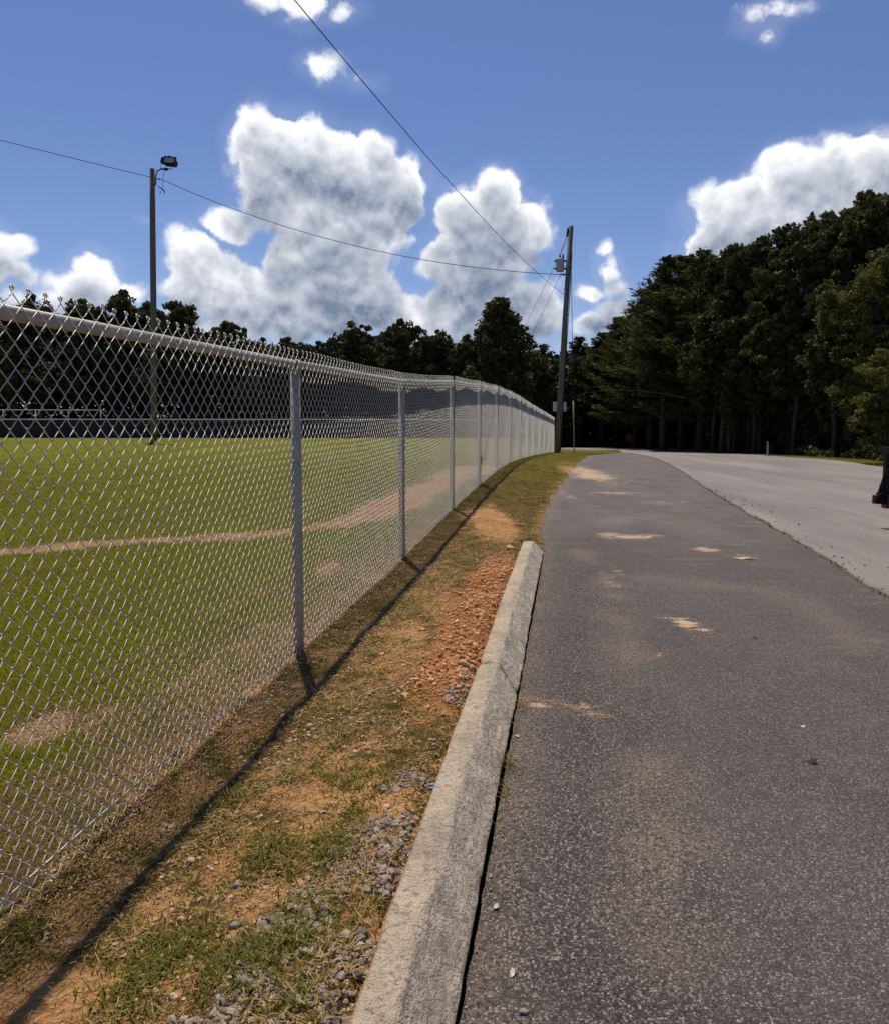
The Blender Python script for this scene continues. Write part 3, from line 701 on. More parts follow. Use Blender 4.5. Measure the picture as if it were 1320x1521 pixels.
MB().tube([onp(412)+Vector((v_,-.05,0)) for v_ in (-.10,-.18,-.181,-.24,-.241,-.38)], [.028,.028,.055,.055,.028,.028], 8).obj('insulator', M['dark'], up, True)
MB().tube([onp(380)+Vector((.10,-.09,0)), onp(430)+Vector((.12,-.1,0)), onp(560)+Vector((.11,-.10,0)), onp(668)+Vector((.13,-.12,0))], .018, 6).obj('ground_wire', M['cable'], up, True)
tc = ub+onp(398)+Vector((-.40, -.02, 0))
tr = thing('transformer', 'small grey can transformer hung on the left of the utility pole', 'transformer', tc)
MB().tube([(0,0,-.30),(0,0,-.27),(0,0,.22),(0,0,.25),(0,0,.30)], [.16,.18,.18,.19,.12], 18).obj('tank', M['tgrey'], tr, True)
for sx in (-.01, .13):
    MB().tube([(sx,-.03,.27),(sx,-.03,.33),(sx,-.03,.35),(sx,-.03,.41),(sx,-.03,.43),(sx,-.03,.52)], [.03,.055,.03,.05,.028,.012], 8).obj('bushing', M['dark'], tr, True)
for hz in (-.17, .17):
    for xa_, xb_ in ((-.27,-.16), (.16,.32)): MB().box((xa_,-.04,hz-.035),(xb_,.04,hz+.035)).obj('hanger_bracket', M['dark'], tr)
MB().tube([(.02,-.03,.5),(.14,-.03,.9),(.30,-.03,1.35)], .012, 5).obj('lead_wire', M['cable'], tr, True)
sc_ = at(830.5, 604, UY+.2)
tag(MB().box((-.31,0,-.22),(.31,.012,.22)).obj('utility_pole_sign', M['signback'], loc=sc_+Vector((0,.0,0)), bevel=.003), 'pale rectangular sheet sign fixed behind the leaning utility pole', 'sign')
ga = at(852, 667, UY+.3); ga.z = float(base(ga.x, ga.y))
gw = thing('guy_wire', 'steel guy wire with a yellow guard beside the leaning pole', 'guy wire', ga)
top_ = ub+onp(352)-ga
MB().tube([(0,0,-.05), top_*.3, top_], .013, 5).obj('cable', M['cable'], gw, True)
MB().tube([(0,0,0), top_.normalized()*2.45], .027, 8).obj('guard', M['yellow'], gw, True)

def wire(name, label, f, n=60, r=.014):
    pts = [f(i/n) for i in range(n+1)]
    return tag(MB().tube(pts, r, 5).obj(name, M['cable'], smooth=True), label, 'wire')
A = lb+Vector((.36+LEAN, -.05, H-.52)); B = ub+onp(412)+Vector((-.38, -.05, 0))
def sagw(A, B, s_): return lambda u: A.lerp(B, u)-Vector((0, 0, s_*4*u*(1-u)))
wire('overhead_wire', 'sagging black wire strung between the floodlight pole and the leaning pole', sagw(A, B, .95), r=.016)
A2 = lb+Vector((-.16+LEAN, -.02, H-.42)); B2 = A2+Vector((-40, -12, 8.2))
def chk(u): return A2.lerp(B2, u)-Vector((0, 0, .3*4*u*(1-u)))
wire('overhead_wire', 'black wire leaving the floodlight pole towards the left edge of the photo', chk, r=.016)
def w3(u):
    y_ = UY-.1+(-22-UY)*u; X_ = 5.42-.28*(UY-.1-y_)
    return Vector((X_, y_, 6.58-.0236*(y_-9.54)+.00198*(y_-9.54)*(y_-18)))
wire('overhead_wire', 'long black wire descending from the top of the photo to the leaning pole', w3, 80, .0075)
for k, (p0, q0) in enumerate((((841,358),(760,520)), ((838,395),(772,530)))):
    wire('distant_wire', ('thin upper wire running from the leaning pole down behind the tree line', 'thin lower wire running from below the transformer behind the tree line')[k], sagw(at(*p0, UY+.1), at(*q0, 80), .1), 20, (.010, .010)[k])
wire('distant_wire', 'faint wire crossing low in front of the dark woods right of the leaning pole', sagw(at(835, 592, 62), at(1030, 594, 42), -.6), 20, .008)

sg = at(934, 650, 66.4); sgb = float(base(sg.x, sg.y))
s_ = thing('warning_sign', 'small orange diamond warning sign in front of the dark woods', 'sign', (sg.x, sg.y, sgb))
MB().tube([(0,.03,-.1),(0,.03,sg.z-sgb+.2)], .025, 6).obj('post', M['dark'], s_)
MB().prism([(0,-.36),(.36,0),(0,.36),(-.36,0)], 1, 0, .012).obj('panel', M['orange'], s_, loc=(0, 0, sg.z-sgb))
MB().prism([(-.03,-.12),(.03,-.12),(.03,.02),(.10,.02),(0,.14),(-.10,.02),(-.03,.02)], 1, -.006, -.002).obj('symbol', M['black'], s_, loc=(0, 0, sg.z-sgb))
mp = hit(1139, 678)
mk = thing('marker_post', 'slim white marker post at the grassy edge of the road', 'post', (mp.x, mp.y, mp.z))
MB().box((-.035,-.012,-.1),(.035,.012,.62)).obj('stake', M['white'], mk, bevel=.004)
MB().box((-.036,-.02,.50),(.036,-.0125,.60)).obj('reflector', M['orange'], mk)

# black utility trailer whose corner enters at the right edge
tx, ty, tz = 5.49, 9.9, .02
tl = thing('utility_trailer', 'black steel trailer corner with braced upright, cut off by the right edge', 'trailer', (tx, ty, tz))
MB().box((0,-.10,.31),(1.75,0,.42)).obj('end_beam', M['black'], tl, bevel=.006)
for xx_ in (.165, 1.62):
    MB().box((xx_-.045,-.075,.42),(xx_+.035,-.005,1.0)).obj('upright', M['black'], tl, bevel=.004)
MB().prism([(.03,.42),(.12,.42),(.12,.72)], 1, -.06, -.045).obj('gusset', M['black'], tl)
MB().prism([(.20,.50),(.60,.50),(.60,.54),(.20,.54)], 1, -.06, -.03).prism([(.20,.60),(.60,.60),(.60,.64),(.20,.64)], 1, -.06, -.03).box((.04,-.11,.42),(.3,-.02,.45)).obj('rail', M['black'], tl)
MB().box((.11,-.12,.255),(.40,-.02,.308)).obj('tail_lamp', simple('dull_red_lens', (.20,.05,.045), .5, 0, .2, 20), tl, bevel=.004)
MB().box((.06,-1.05,.97),(.10,-.0,1.04)).box((.13,-.09,.98),(1.7,-.03,1.03)).obj('top_bar', M['black'], tl)
for k in range(8): MB().box((.22+.18*k-.085,-3.4,.40),(.22+.18*k+.085,-.105,.435)).obj('deck_board', M['deck'], tl)
for xx_ in (.14, 1.60): MB().box((xx_-.03,-3.4,.31),(xx_+.03,-.101,.395)).obj('frame_rail', M['black'], tl)
MB().box((.0,-3.5,.31),(1.75,-3.405,.42)).obj('end_beam', M['black'], tl)
MB().box((.86,-4.7,.32),(.96,-3.505,.40)).obj('tongue', M['black'], tl)
for xx_ in (.30, 1.42):
    w_ = MB().tube([(xx_-.08,-1.9,.285),(xx_-.07,-1.9,.285),(xx_+.07,-1.9,.285),(xx_+.08,-1.9,.285)], [.24,.275,.275,.24], 24).obj('wheel', M['rubber'], tl, True)
    MB().tube([(xx_-.085,-1.9,.285),(xx_+.085,-1.9,.285)], .14, 18).obj('rim', M['alu'], w_, True)

# ------------------------------------------------------------------ trees
def cards(C, size, rg, elong=1.0, up=None, tilt=1.0):
    """small quads at points C; random normals; returns V,F"""
    n = len(C); sz = size*(.6+.8*rg.random(n))
    a = rg.normal(size=(n, 3)); 
    if up is not None: a = a*tilt+up
    a /= np.linalg.norm(a, axis=1)[:, None]
    b = np.cross(a, rg.normal(size=(n, 3))); b /= np.linalg.norm(b, axis=1)[:, None]
    a = a*sz[:, None]*elong*.5; b = b*sz[:, None]*.5
    V = np.stack([C-a, C+b*.8, C+a, C-b*.8], 1).reshape(-1, 3)
    return V, np.arange(n*4).reshape(-1, 4)
def crown_mesh(name, seed, R, zc, rz, nclump, per, leaf, lobes=7, low=-.9):
    rg = np.random.default_rng(seed)
    # unit-free crown: big lobes -> clumps -> leaf sprays
    L = []
    for i in range(lobes):
        th = rg.random()*6.28; h = rg.uniform(low, .95); rr = math.sqrt(max(.05, 1-abs(h)**2.2))*rg.uniform(.25, .78)
        L.append((rr*math.cos(th)*R, rr*math.sin(th)*R, zc+h*rz*.8, rg.uniform(.30, .48)*R))
    L.append((0, 0, zc+rz*.62, .42*R)); L.append((0, 0, zc, .6*R)); L.append((0, 0, zc-rz*.4, .55*R))
    L = np.array(L); C = []; T = []
    li = rg.integers(0, len(L), nclump)
    d = rg.normal(size=(nclump, 3)); d /= np.linalg.norm(d, axis=1)[:, None]
    cc_ = L[li, :3] + d*L[li, 3:4]*(.55+.5*rg.random((nclump, 1)))
    cr = R*.10*(.6+.9*rg.random(nclump))
    out = []; tint = []
    for c, r in zip(cc_, cr):
        k = int(per*(.5+rg.random())); e = rg.normal(size=(k, 3)); e /= np.linalg.norm(e, axis=1)[:, None]
        e = e*(r*rg.random((k, 1))**.45)*np.array([1.15, 1.15, .75]); out.append(c+e); tint.append(np.clip(rg.random()*.6+.3*e[:, 2]/r+.2*rg.random(k), 0, 1))
    P = np.concatenate(out); tint = np.concatenate(tint)
    V, Fq = cards(P, leaf, rg, 1.35)
    return npmesh(name, V, Fq, False, dict(tint=np.repeat(tint, 4)))
def cone_mesh(name, seed, R, z0, z1, nclump, per, leaf):
    rg = np.random.default_rng(seed); u = rg.random(nclump)**.8; th = rg.random(nclump)*6.28
    prof = R*np.interp(u, [0,.15,.4,.7,.9,1], [.75,1,.92,.62,.34,.12])*(.8+.35*np.sin(th*3+u*9))
    rr = prof*rg.random(nclump)**.4; C_ = np.stack([np.cos(th)*rr, np.sin(th)*rr, z0+(z1-z0)*u], 1)
    P = []; tn = []
    for c in C_:
        k = int(per*(.5+rg.random())); e = rg.normal(size=(k, 3)); e /= np.linalg.norm(e, axis=1)[:, None]
        P.append(c+e*(R*.13*rg.random((k, 1))**.45)); tn.append(rg.random(k))
    P = np.concatenate(P); V, Fq = cards(P, leaf, rg, 1.35)
    return npmesh(name, V, Fq, False, dict(tint=np.repeat(np.concatenate(tn), 4)))
def trunk_mesh(name, seed, h, r, R, zc, rz, limbs=7):
    rg = np.random.default_rng(seed); b = MB()
    wob_ = [(rg.normal(0, .12)*k*.3, rg.normal(0, .12)*k*.3, h*.92*k/6) for k in range(7)]; wob_[0] = (0, 0, -.3)
    b.tube(wob_, [r*1.25, r, r*.9, r*.75, r*.55, r*.35, r*.12], 8)
    for i in range(limbs):
        z0 = rg.uniform(.28, .75)*h; th = rg.random()*6.28; ln = rg.uniform(.45, .85)*R; k = min(5, int(z0/(h*.92/6)))
        o_ = np.array([wob_[k][0], wob_[k][1], z0])
        e = o_+np.array([math.cos(th)*ln, math.sin(th)*ln, ln*rg.uniform(.3, .9)])
        b.tube([o_, o_*.45+e*.55+np.array([0, 0, -.08*ln]), e], [r*.4, r*.25, r*.08], 5)
    return b.mesh(name, True)
def pine_mesh(name, seed, h, R, z0, leaf, nw=26):
    rg = np.random.default_rng(seed); out = []; tint = []; dirs = []; tw = MB()
    for k in range(nw):
        u = k/(nw-1); zz = z0+(h-z0)*u**.9; ln0 = R*(1-u**1.6)*(.75+.25*math.sin(min(1, u*4)*1.57))+.25
        for j in range(rg.integers(4, 7)):
            th = rg.random()*6.28; ln = ln0*rg.uniform(.55, 1.15); rise = rg.uniform(-.05, .22)+.35*u
            s_ = np.linspace(.12, 1, max(4, int(ln*4.5))); dx, dy = math.cos(th), math.sin(th)
            bz = zz+ln*(rise*s_-.12*s_+.28*s_**2.2)
            tw.tube([(0,0,zz), (dx*ln*.5, dy*ln*.5, zz+ln*(rise*.5-.0)), (dx*ln, dy*ln, bz[-1])], [.045,.03,.01], 3, False)
            for s1, z1 in zip(s_, bz):
                wd = .26*ln*(1-abs(s1-.45))*.9; n_ = int(9+11*s1)
                lat = rg.normal(0, wd*.55, n_); al = rg.normal(0, .14, n_)
                P = np.stack([dx*(s1*ln+al)-dy*lat, dy*(s1*ln+al)+dx*lat, z1+rg.normal(.03, .07, n_)+.10*np.abs(lat)], 1)
                out.append(P); tint.append(np.clip(rg.random(n_)*.5+.2+.3*s1, 0, 1))
                dirs.append(np.stack([dx-dy*np.sign(lat)*.7, dy+dx*np.sign(lat)*.7, np.full(n_, .35)], 1))
    P = np.concatenate(out); tint = np.concatenate(tint); U = np.concatenate(dirs)
    n = len(P); a = U+rg.normal(0, .35, (n, 3)); a /= np.linalg.norm(a, axis=1)[:, None]
    b = np.cross(a, rg.normal(size=(n, 3))); b /= np.linalg.norm(b, axis=1)[:, None]; sz = leaf*(.6+.8*rg.random(n))
    V = np.stack([P-a*sz[:, None]*.5, P+b*sz[:, None]*.13, P+a*sz[:, None]*.6, P-b*sz[:, None]*.13], 1).reshape(-1, 3)
    me = npmesh(name, V, np.arange(n*4).reshape(-1, 4), False, dict(tint=np.repeat(tint, 4)))
    tb = MB(); tb.tube([(0,0,-.3),(.03,0,h*.3),(0,.04,h*.6),(0,0,h*.98)], [.19,.16,.10,.02], 8)
    for k_ in (3, 4):
        for f_ in tw.F[k_]: tb.F[k_].append(f_+tb.n)
    tb.V += tw.V; tb.n += tw.n
    return me, tb.mesh(name+'_trunk', True)
# prototypes are 10 m tall, crown radius about 3 m
BR = []
for i, (R, zc, rz, nc, per, lf, lo) in enumerate([(3.0,6.2,3.9,270,90,.17,-.95),(3.2,6.0,4.0,300,90,.16,-.95),(2.7,6.3,3.8,240,90,.17,-.9),(3.1,6.4,3.6,260,90,.18,-.8),(2.4,6.0,4.1,220,90,.16,-1)]):
    BR.append((crown_mesh('crown', 100+i, R, zc, rz, nc, per, lf, 8+i % 3, lo), trunk_mesh('trunk', 200+i, 10, .13, R, zc, rz)))
    BR[-1][1].materials.append(M['bark']); BR[-1][0].materials.append(M['leaf'])
BRO = []
for i in (0, 1):
    c_ = crown_mesh('crown', 150+i, 3.3, 5.2, 4.6, 420, 110, .13, 12, -1); c_.materials.append(M['leaf2']); BRO.append((c_, BR[i][1]))
CN = [(cone_mesh('crown', 170, 3.0, 1.6, 9.9, 330, 90, .17), BR[0][1])]; CN[0][0].materials.append(M['leaf'])
PN = []
for i, (R, z0) in enumerate([(2.6, 2.2), (2.2, 3.0), (2.9, 1.6)]):
    a, b_ = pine_mesh('crown', 300+i, 10, R, z0, .30); a.materials.append(M['needle']); b_.materials.append(M['bark']); PN.append((a, b_))
def tree(kind, px, top, y, wide, label, group, rot=None, name=None):
    """a tree whose tip is seen at photograph height `top`"""
    p = at(px, 612, y); gb = float(base(p.x, y)); h = px_h(top, y)-gb
    src = {'b': BR, 'o': BRO, 'p': PN, 'c': CN}[kind]; pr = src[random.randrange(len(src))]
    o = thing(name or {'b': 'broadleaf_tree', 'c': 'pointed_tree', 'o': 'oak_tree', 'p': 'pine_tree'}[kind], label, 'tree', (p.x, y, gb), rot if rot is not None else random.random()*6.28, group)
    s_ = h/10.0
    for nm, me in (('crown', pr[0]), ('trunk', pr[1])):
        c = bpy.data.objects.new(nm, me); COL.objects.link(c); c.parent = o; c.scale = (s_*wide, s_*wide, s_*(1 if nm == 'crown' else .98))
    return o
GL, GR_ = 'trees in the dark line beyond the field', 'trees along the right side of the road'
back = 'dark leafy tree of the tree line beyond the field fence'
for px, top, y, wd, lab in [
    (-60,430,58,1.1,back),(20,452,56,1.1,'leafy tree at the far left of the tree line, above the fence rail'),(62,446,60,.9,'small dark crown above the fence rail near the left edge'),(128,447,57,1.0,'leafy tree over the fence rail, just left of the floodlight pole'),(182,440,59,.95,'round-topped tree directly left of the floodlight pole shaft'),
    (215,446,63,.9,'narrow crown hidden partly by the floodlight pole shaft'),(262,449,57,1.05,'dark round tree just right of the floodlight pole'),(318,484,60,.85,back),(350,476,62,.75,'small tree right of the dip beside the floodlight pole'),(385,492,58,.9,'low tree in the dip of the tree line left of the first fence post'),
    (430,500,60,.9,'low tree directly above the nearest fence post'),(470,498,63,.9,'low flat-topped tree right of the nearest fence post'),(532,467,58,.95,'broad dark tree standing above the middle of the tree line'),(575,486,62,.75,back),(612,478,60,.85,'broad tree left of the tall pointed tree'),
    (657,488,62,.75,'low tree between the broad tree and the tall pointed tree'),(697,496,60,.8,'small tree against the left flank of the tall pointed tree'),(742,448,57,1.02,'tallest pointed tree in the line, left of the leaning pole'),(790,520,62,.8,'low tree between the tall pointed tree and the leaning pole'),(838,512,70,.8,back),(872,514,72,.8,back),
    (100,470,66,1.1,back),(300,492,68,1.1,back),(420,508,68,1.2,back),(500,500,70,1.1,back),(640,500,69,1.1,back),(720,505,70,1.1,back),(560,500,66,1,back),(160,460,68,1.1,back),(10,470,64,1.2,back),(-130,440,60,1.2,back)]:
    tree('c' if px == 742 else 'b', px, top, y, wd, lab, GL)
pl = 'dark feathery pine in the wood along the right side of the road'
for px, top, y, wd, lab in [
    (805,516,72,.8,'lowest pine, left of the leaning pole'),(858,506,70,.9,'low pine directly right of the leaning pole and its guy wire'),(893,500,66,1.0,'second low pine right of the leaning pole'),(915,478,66,.95,'pine at the low left end of the right-hand wood'),(942,462,62,1.0,'pine with feathery outline halfway up the left slope of the wood'),(965,432,58,1.0,pl),
    (985,393,54,.85,'tall narrow pine at the left shoulder of the wood'),(1012,392,55,.9,pl),(1040,384,52,.95,'pine standing against the first broadleaf crowns of the wood'),(930,500,74,1.1,pl),(960,470,70,1.1,pl),(1000,440,66,1.2,pl),(885,520,78,1.2,pl)]:
    tree('p', px, top, y, wd*1.15, lab, GR_)
bl = 'tall dark broadleaf tree in the wood beside the road'
for kind, px, top, y, wd, lab in [
    ('b',1072,356,46,.8,'bushy crowned tree rising just right of the pines'),('b',1085,368,43,.9,bl),('b',1105,372,50,.9,bl),('b',1130,346,42,.95,'broad crown midway between the pines and the twin-headed trees'),('b',1152,340,47,.9,bl),('b',1188,318,38,.9,'twin-headed tree, left head, under the white cloud'),
    ('b',1216,320,39,.85,'twin-headed tree, right head, under the white cloud'),('b',1245,332,36,.9,'lower crown in the notch left of the tallest tree'),('b',1292,288,36,1.0,'tallest tree at the upper right of the photo'),('b',1340,296,34,1.0,bl),
    ('o',1300,372,30,.95,'olive-green tree in front of the wood at the right edge'),('o',1352,500,23.5,1.35,'low spreading olive tree overhanging the road at the right edge'),('b',1120,470,41,1.0,bl),('b',1060,430,50,1.0,bl),
    ('b',1180,430,37,1.0,bl),('b',1240,420,33,1.0,bl),('b',1400,330,30,1.1,bl),('b',1090,540,42,.9,'short dark tree at the foot of the wood'),('b',1035,500,56,1.0,bl)]:
    tree(kind, px, top, y, wd*(1.0), lab, GR_)
# slim bare trunks seen in the shade
rg = np.random.default_rng(5)
tb_me = MB().tube([(0,0,-.3),(.05,0,3),(-.04,.03,7)], [.10,.085,.06], 7).mesh('trunk', True); tb_me.materials.append(M['bark'])
for i in range(22):
    px = 845+rg.random()*330; y0 = float(np.interp(px, [845,935,1050,1180], [70,69,56,36]))+rg.random()*3; p = at(px, 612, y0)
    o = link('bare_trunk', tb_me, None, None, (p.x, y0, float(base(p.x, y0)))); o.rotation_euler = (rg.normal(0,.03), rg.normal(0,.03), rg.random()*6); o.scale = (rg.uniform(.7,1.3),)*2+(1,)
    tag(o, 'slim bare trunk in the shade under the roadside wood', 'tree trunk', 'bare trunks in the shade of the wood')
# deep wood behind, too dense to count
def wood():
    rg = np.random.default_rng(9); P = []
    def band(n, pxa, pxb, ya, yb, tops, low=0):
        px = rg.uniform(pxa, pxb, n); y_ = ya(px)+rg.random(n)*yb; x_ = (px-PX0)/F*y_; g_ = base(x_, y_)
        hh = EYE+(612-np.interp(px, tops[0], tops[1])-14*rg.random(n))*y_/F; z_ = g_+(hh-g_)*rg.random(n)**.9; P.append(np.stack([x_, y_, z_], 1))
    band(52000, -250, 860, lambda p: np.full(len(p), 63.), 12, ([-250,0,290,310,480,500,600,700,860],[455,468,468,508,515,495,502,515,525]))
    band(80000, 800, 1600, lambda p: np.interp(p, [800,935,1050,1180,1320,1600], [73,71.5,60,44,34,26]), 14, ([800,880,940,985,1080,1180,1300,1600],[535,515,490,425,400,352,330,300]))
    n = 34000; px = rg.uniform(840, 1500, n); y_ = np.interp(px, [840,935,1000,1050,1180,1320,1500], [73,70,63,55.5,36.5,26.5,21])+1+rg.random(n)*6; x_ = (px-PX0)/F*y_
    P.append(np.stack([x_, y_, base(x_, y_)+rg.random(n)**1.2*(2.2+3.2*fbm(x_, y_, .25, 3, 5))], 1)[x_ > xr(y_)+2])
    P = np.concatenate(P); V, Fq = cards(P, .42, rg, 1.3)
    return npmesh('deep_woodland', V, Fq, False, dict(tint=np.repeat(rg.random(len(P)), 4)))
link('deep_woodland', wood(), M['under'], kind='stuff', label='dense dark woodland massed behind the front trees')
def brush():
    rg = np.random.default_rng(19); n = 26000
    px = rg.uniform(1000, 1500, n); y_ = np.interp(px, [1000,1050,1180,1320,1500], [57,53,35,25,19.5])+rg.random(n)*3; x_ = (px-PX0)/F*y_
    k = fbm(px, y_, .03, 3, 3); keep = k > .42; x_, y_, px = x_[keep], y_[keep], px[keep]
    z_ = base(x_, y_)+rg.random(len(x_))**1.5*1.5*np.clip((fbm(px, y_*0, .018, 3, 9)-.2)*1.6, .1, 1)
    P = np.stack([x_, y_, z_], 1); P = P[x_ > xr(y_)+1.3]; V, Fq = cards(P, .16, rg, 1.3)
    return npmesh('undergrowth', V, Fq, False, dict(tint=np.repeat(rg.random(len(P)), 4)))
link('undergrowth', brush(), M['leaf'], kind='stuff', label='shaded undergrowth at the foot of the roadside wood')

# ------------------------------------------------------------------ grass, straw, gravel, clods
def blades(name, X_, Y_, h, wd, tint, mat, lean=.5, label='', two=False, lift=0, rg=RNG):
    n = len(X_); Z_ = gz(X_, Y_)-.004+lift; th = rg.random(n)*6.2832; ph = rg.random(n)*6.2832
    ax = np.stack([np.cos(th), np.sin(th), np.zeros(n)], 1)*wd[:, None]*.5; ln = lean*(.3+rg.random(n))
    B = np.stack([X_, Y_, Z_], 1); dz = np.stack([np.cos(ph)*ln, np.sin(ph)*ln, np.ones(n)], 1); dz /= np.linalg.norm(dz, axis=1)[:, None]
    if two:
        mid = B+dz*h[:, None]*.55; tip = mid+(dz*np.array([1.7, 1.7, .45]))*h[:, None]*.5
        V = np.stack([B-ax, B+ax, mid+ax*.8, mid-ax*.8, tip], 1).reshape(-1, 3); k = np.arange(n)[:, None]*5
        Fc = [k+np.array([[0,1,2,3]]), k+np.array([[3,2,4]])]; tt = np.repeat(tint, 5)
    else:
        tip = B+dz*h[:, None]; V = np.stack([B-ax, B+ax, tip], 1).reshape(-1, 3); Fc = [np.arange(n*3).reshape(-1, 3)]; tt = np.repeat(tint, 3)
    return link(name, npmesh(name, V, Fc, True, dict(tint=tt)), mat, kind='stuff', label=label)
def scatter(n, xa, xb, ya, yb, p=1.0):
    y_ = ya+(yb-ya)*RNG.random(n)**p; u = RNG.random(n); a, b = xa(y_), xb(y_); return a+(b-a)*u, y_
edge_l = lambda y: np.maximum(-.62*y-.15, -14+y*0)
# verge between fence and kerb
x_, y_ = scatter(300000, lambda y: xf(y)-.25, lambda y: np.where(y < 8.2, kx(y)-.01, xl(y)-.02), 1.3, 20, 1.5)
dd = dirt_at(x_, y_); gn = fbm(x_, y_, 4.5, 4, 101); tuft = fbm(x_, y_, 11, 3, 103)
grav = (x_ > kx(y_)-.42+.10*(y_-1.7)) & (y_ < 3.7)
red_ = red_at(x_, y_)
keep = RNG.random(len(x_)) < np.clip(1.1-dd*1.5, .02, 1)*np.clip((gn-.37)*5.5, .05, 1)*np.where(grav, .22, 1)*(1-.6*ss(11, 20, y_))*(1-.9*np.clip(red_*1.2, 0, 1))
x_, y_, gn, tuft = x_[keep], y_[keep], gn[keep], tuft[keep]
tall = np.clip((tuft-.5)*4, 0, 1)
blades('verge_grass', x_, y_, (.014+.022*RNG.random(len(x_))+.03*tall*RNG.random(len(x_)))*np.interp(y_, [1, 5, 12], [1, 1, .9]), .0016+.0018*RNG.random(len(x_))+.0005*y_, np.clip(.22+.5*tall+.9*(gn-.45)+.4*(RNG.random(len(x_))-.5), 0, 1), M['blade'], .9, 'patchy short grass between the fence and the kerb', True)
# taller weed tufts
TU = [(480,1272,.075),(500,1265,.06),(370,1425,.07),(400,1250,.06),(330,1440,.06),(520,1215,.05),(425,1400,.06),(240,1420,.07),(510,1100,.05),(560,1160,.04),(345,1195,.06),(205,1470,.06),(460,1345,.05),(630,1270,.05),(290,1400,.05),(395,1285,.07),(600,1110,.04),(180,1500,.05),(470,1425,.05),(430,1500,.05),(120,1210,.06),(560,1340,.035),(640,1215,.04),(590,1050,.04),(500,1160,.05)]
xs_, ys_, hs_ = [], [], []
for px, py, h in TU:
    p = hit(px, py, gz); k = 260 if px < 700 else 90; rr = .055 if px < 700 else .02
    xs_.append(p.x+RNG.normal(0, rr, k)); ys_.append(p.y+RNG.normal(0, rr*1.3, k)); hs_.append(h*(.4+.7*RNG.random(k)))
xs_, ys_, hs_ = map(np.concatenate, (xs_, ys_, hs_)); kk = (xs_ < kx(ys_)-.01) | (xs_ > kx(ys_)+.235); xs_, ys_, hs_ = xs_[kk], ys_[kk], hs_[kk]
o = blades('weed_tufts', xs_, ys_, hs_, .003+.003*RNG.random(len(xs_)), np.clip(.55+.4*RNG.random(len(xs_)), 0, 1), M['blade'], 1.2, 'taller green weed tufts scattered over the verge', True, lift=0)
# weeds rooted in the gap between kerb and asphalt
wx, wy = [], []
for px, py, k in ((764,1140,110),(779,1052,80),(757,1185,50),(775,1085,30),(752,1230,25)):
    p = hit(px, py); wx.append(kx(p.y)+.232+np.abs(RNG.normal(0, .022, k))); wy.append(np.full(k, p.y)+RNG.normal(0, .05, k))
wx, wy = np.concatenate(wx), np.concatenate(wy); g0 = gz; gz = lambda x, y: base(x, y)+.012
blades('gap_weeds', wx, wy, .015+.035*RNG.random(len(wx)), .002+.002*RNG.random(len(wx)), np.clip(.2+.7*RNG.random(len(wx)), 0, 1), M['blade'], 1.4, 'small weeds growing along the foot of the kerb', True); gz = g0
# straw and dead clippings lying flat
x_, y_ = scatter(60000, lambda y: xf(y)-1.0, lambda y: np.where(y < 8.2, kx(y)-.01, xl(y)), 1.3, 10, 1.3)
kp = RNG.random(len(x_)) < np.clip((fbm(x_, y_, 3.5, 3, 111)-.35)*4, .15, 1)*(1-.8*red_at(x_, y_)); x_, y_ = x_[kp], y_[kp]
n = len(x_); th = RNG.random(n)*6.28; L = .010+.028*RNG.random(n); W = .0005+.0006*RNG.random(n)+.0002*y_
ex = np.stack([np.cos(th), np.sin(th), RNG.normal(.12, .18, n)], 1)*L[:, None]; sx = np.stack([-np.sin(th), np.cos(th), np.zeros(n)], 1)*W[:, None]
C = np.stack([x_, y_, gz(x_, y_)+.006+.012*RNG.random(n)], 1)
link('straw_litter', npmesh('straw_litter', np.stack([C-sx, C+sx, C+ex+sx, C+ex-sx], 1).reshape(-1, 3), np.arange(n*4).reshape(-1, 4), True, dict(tint=np.repeat(RNG.random(n)*.5, 4))), M['blade'], kind='stuff', label='dry straw and clippings lying on the verge')
# mown field
x_, y_ = scatter(420000, lambda y: np.maximum(-.60*y-.1, -14), lambda y: xf(y)-.02, 2.0, 30, 1.7)
dd = dirt_at(x_, y_); gn = fbm(x_, y_, 1.6, 4, 121)
keep = RNG.random(len(x_)) < np.clip(1.1-dd*1.6, .03, 1)*(1-.93*ss(11, 29, y_)); x_, y_, gn, dd = x_[keep], y_[keep], gn[keep], dd[keep]
blades('field_grass', x_, y_, .022+.022*RNG.random(len(x_)), .003+.002*RNG.random(len(x_))+.0010*y_, np.clip(.54+1.1*(gn-.5)+.5*(RNG.random(len(x_))-.5)-.8*dd, 0, 1), M['fieldblade'], .8, 'short mown grass of the field behind the fence')
# roadside and far verge tufts
x1, y1 = scatter(26000, lambda y: xf(y)+.0, lambda y: xl(y)-.0, 13, 40); kk = RNG.random(len(x1)) < ss(12, 22, y1)*np.clip((fbm(x1, y1, .8, 4, 17)-.3)*3, .1, 1)*(1-.7*dirt_at(x1, y1)); x1, y1 = x1[kk], y1[kk]
x2, y2 = scatter(22000, lambda y: xr(y)+.1, lambda y: xr(y)+1.4, 15, 64)
x_, y_ = np.concatenate([x1, x2]), np.concatenate([y1, y2]); 
blades('verge_grass', x_, y_, .02+.035*RNG.random(len(x_)), .008+.0006*y_, np.clip(.05+.65*RNG.random(len(x_)), 0, 1), M['fieldblade'], .8, 'rough grass edging the road and the far verge')

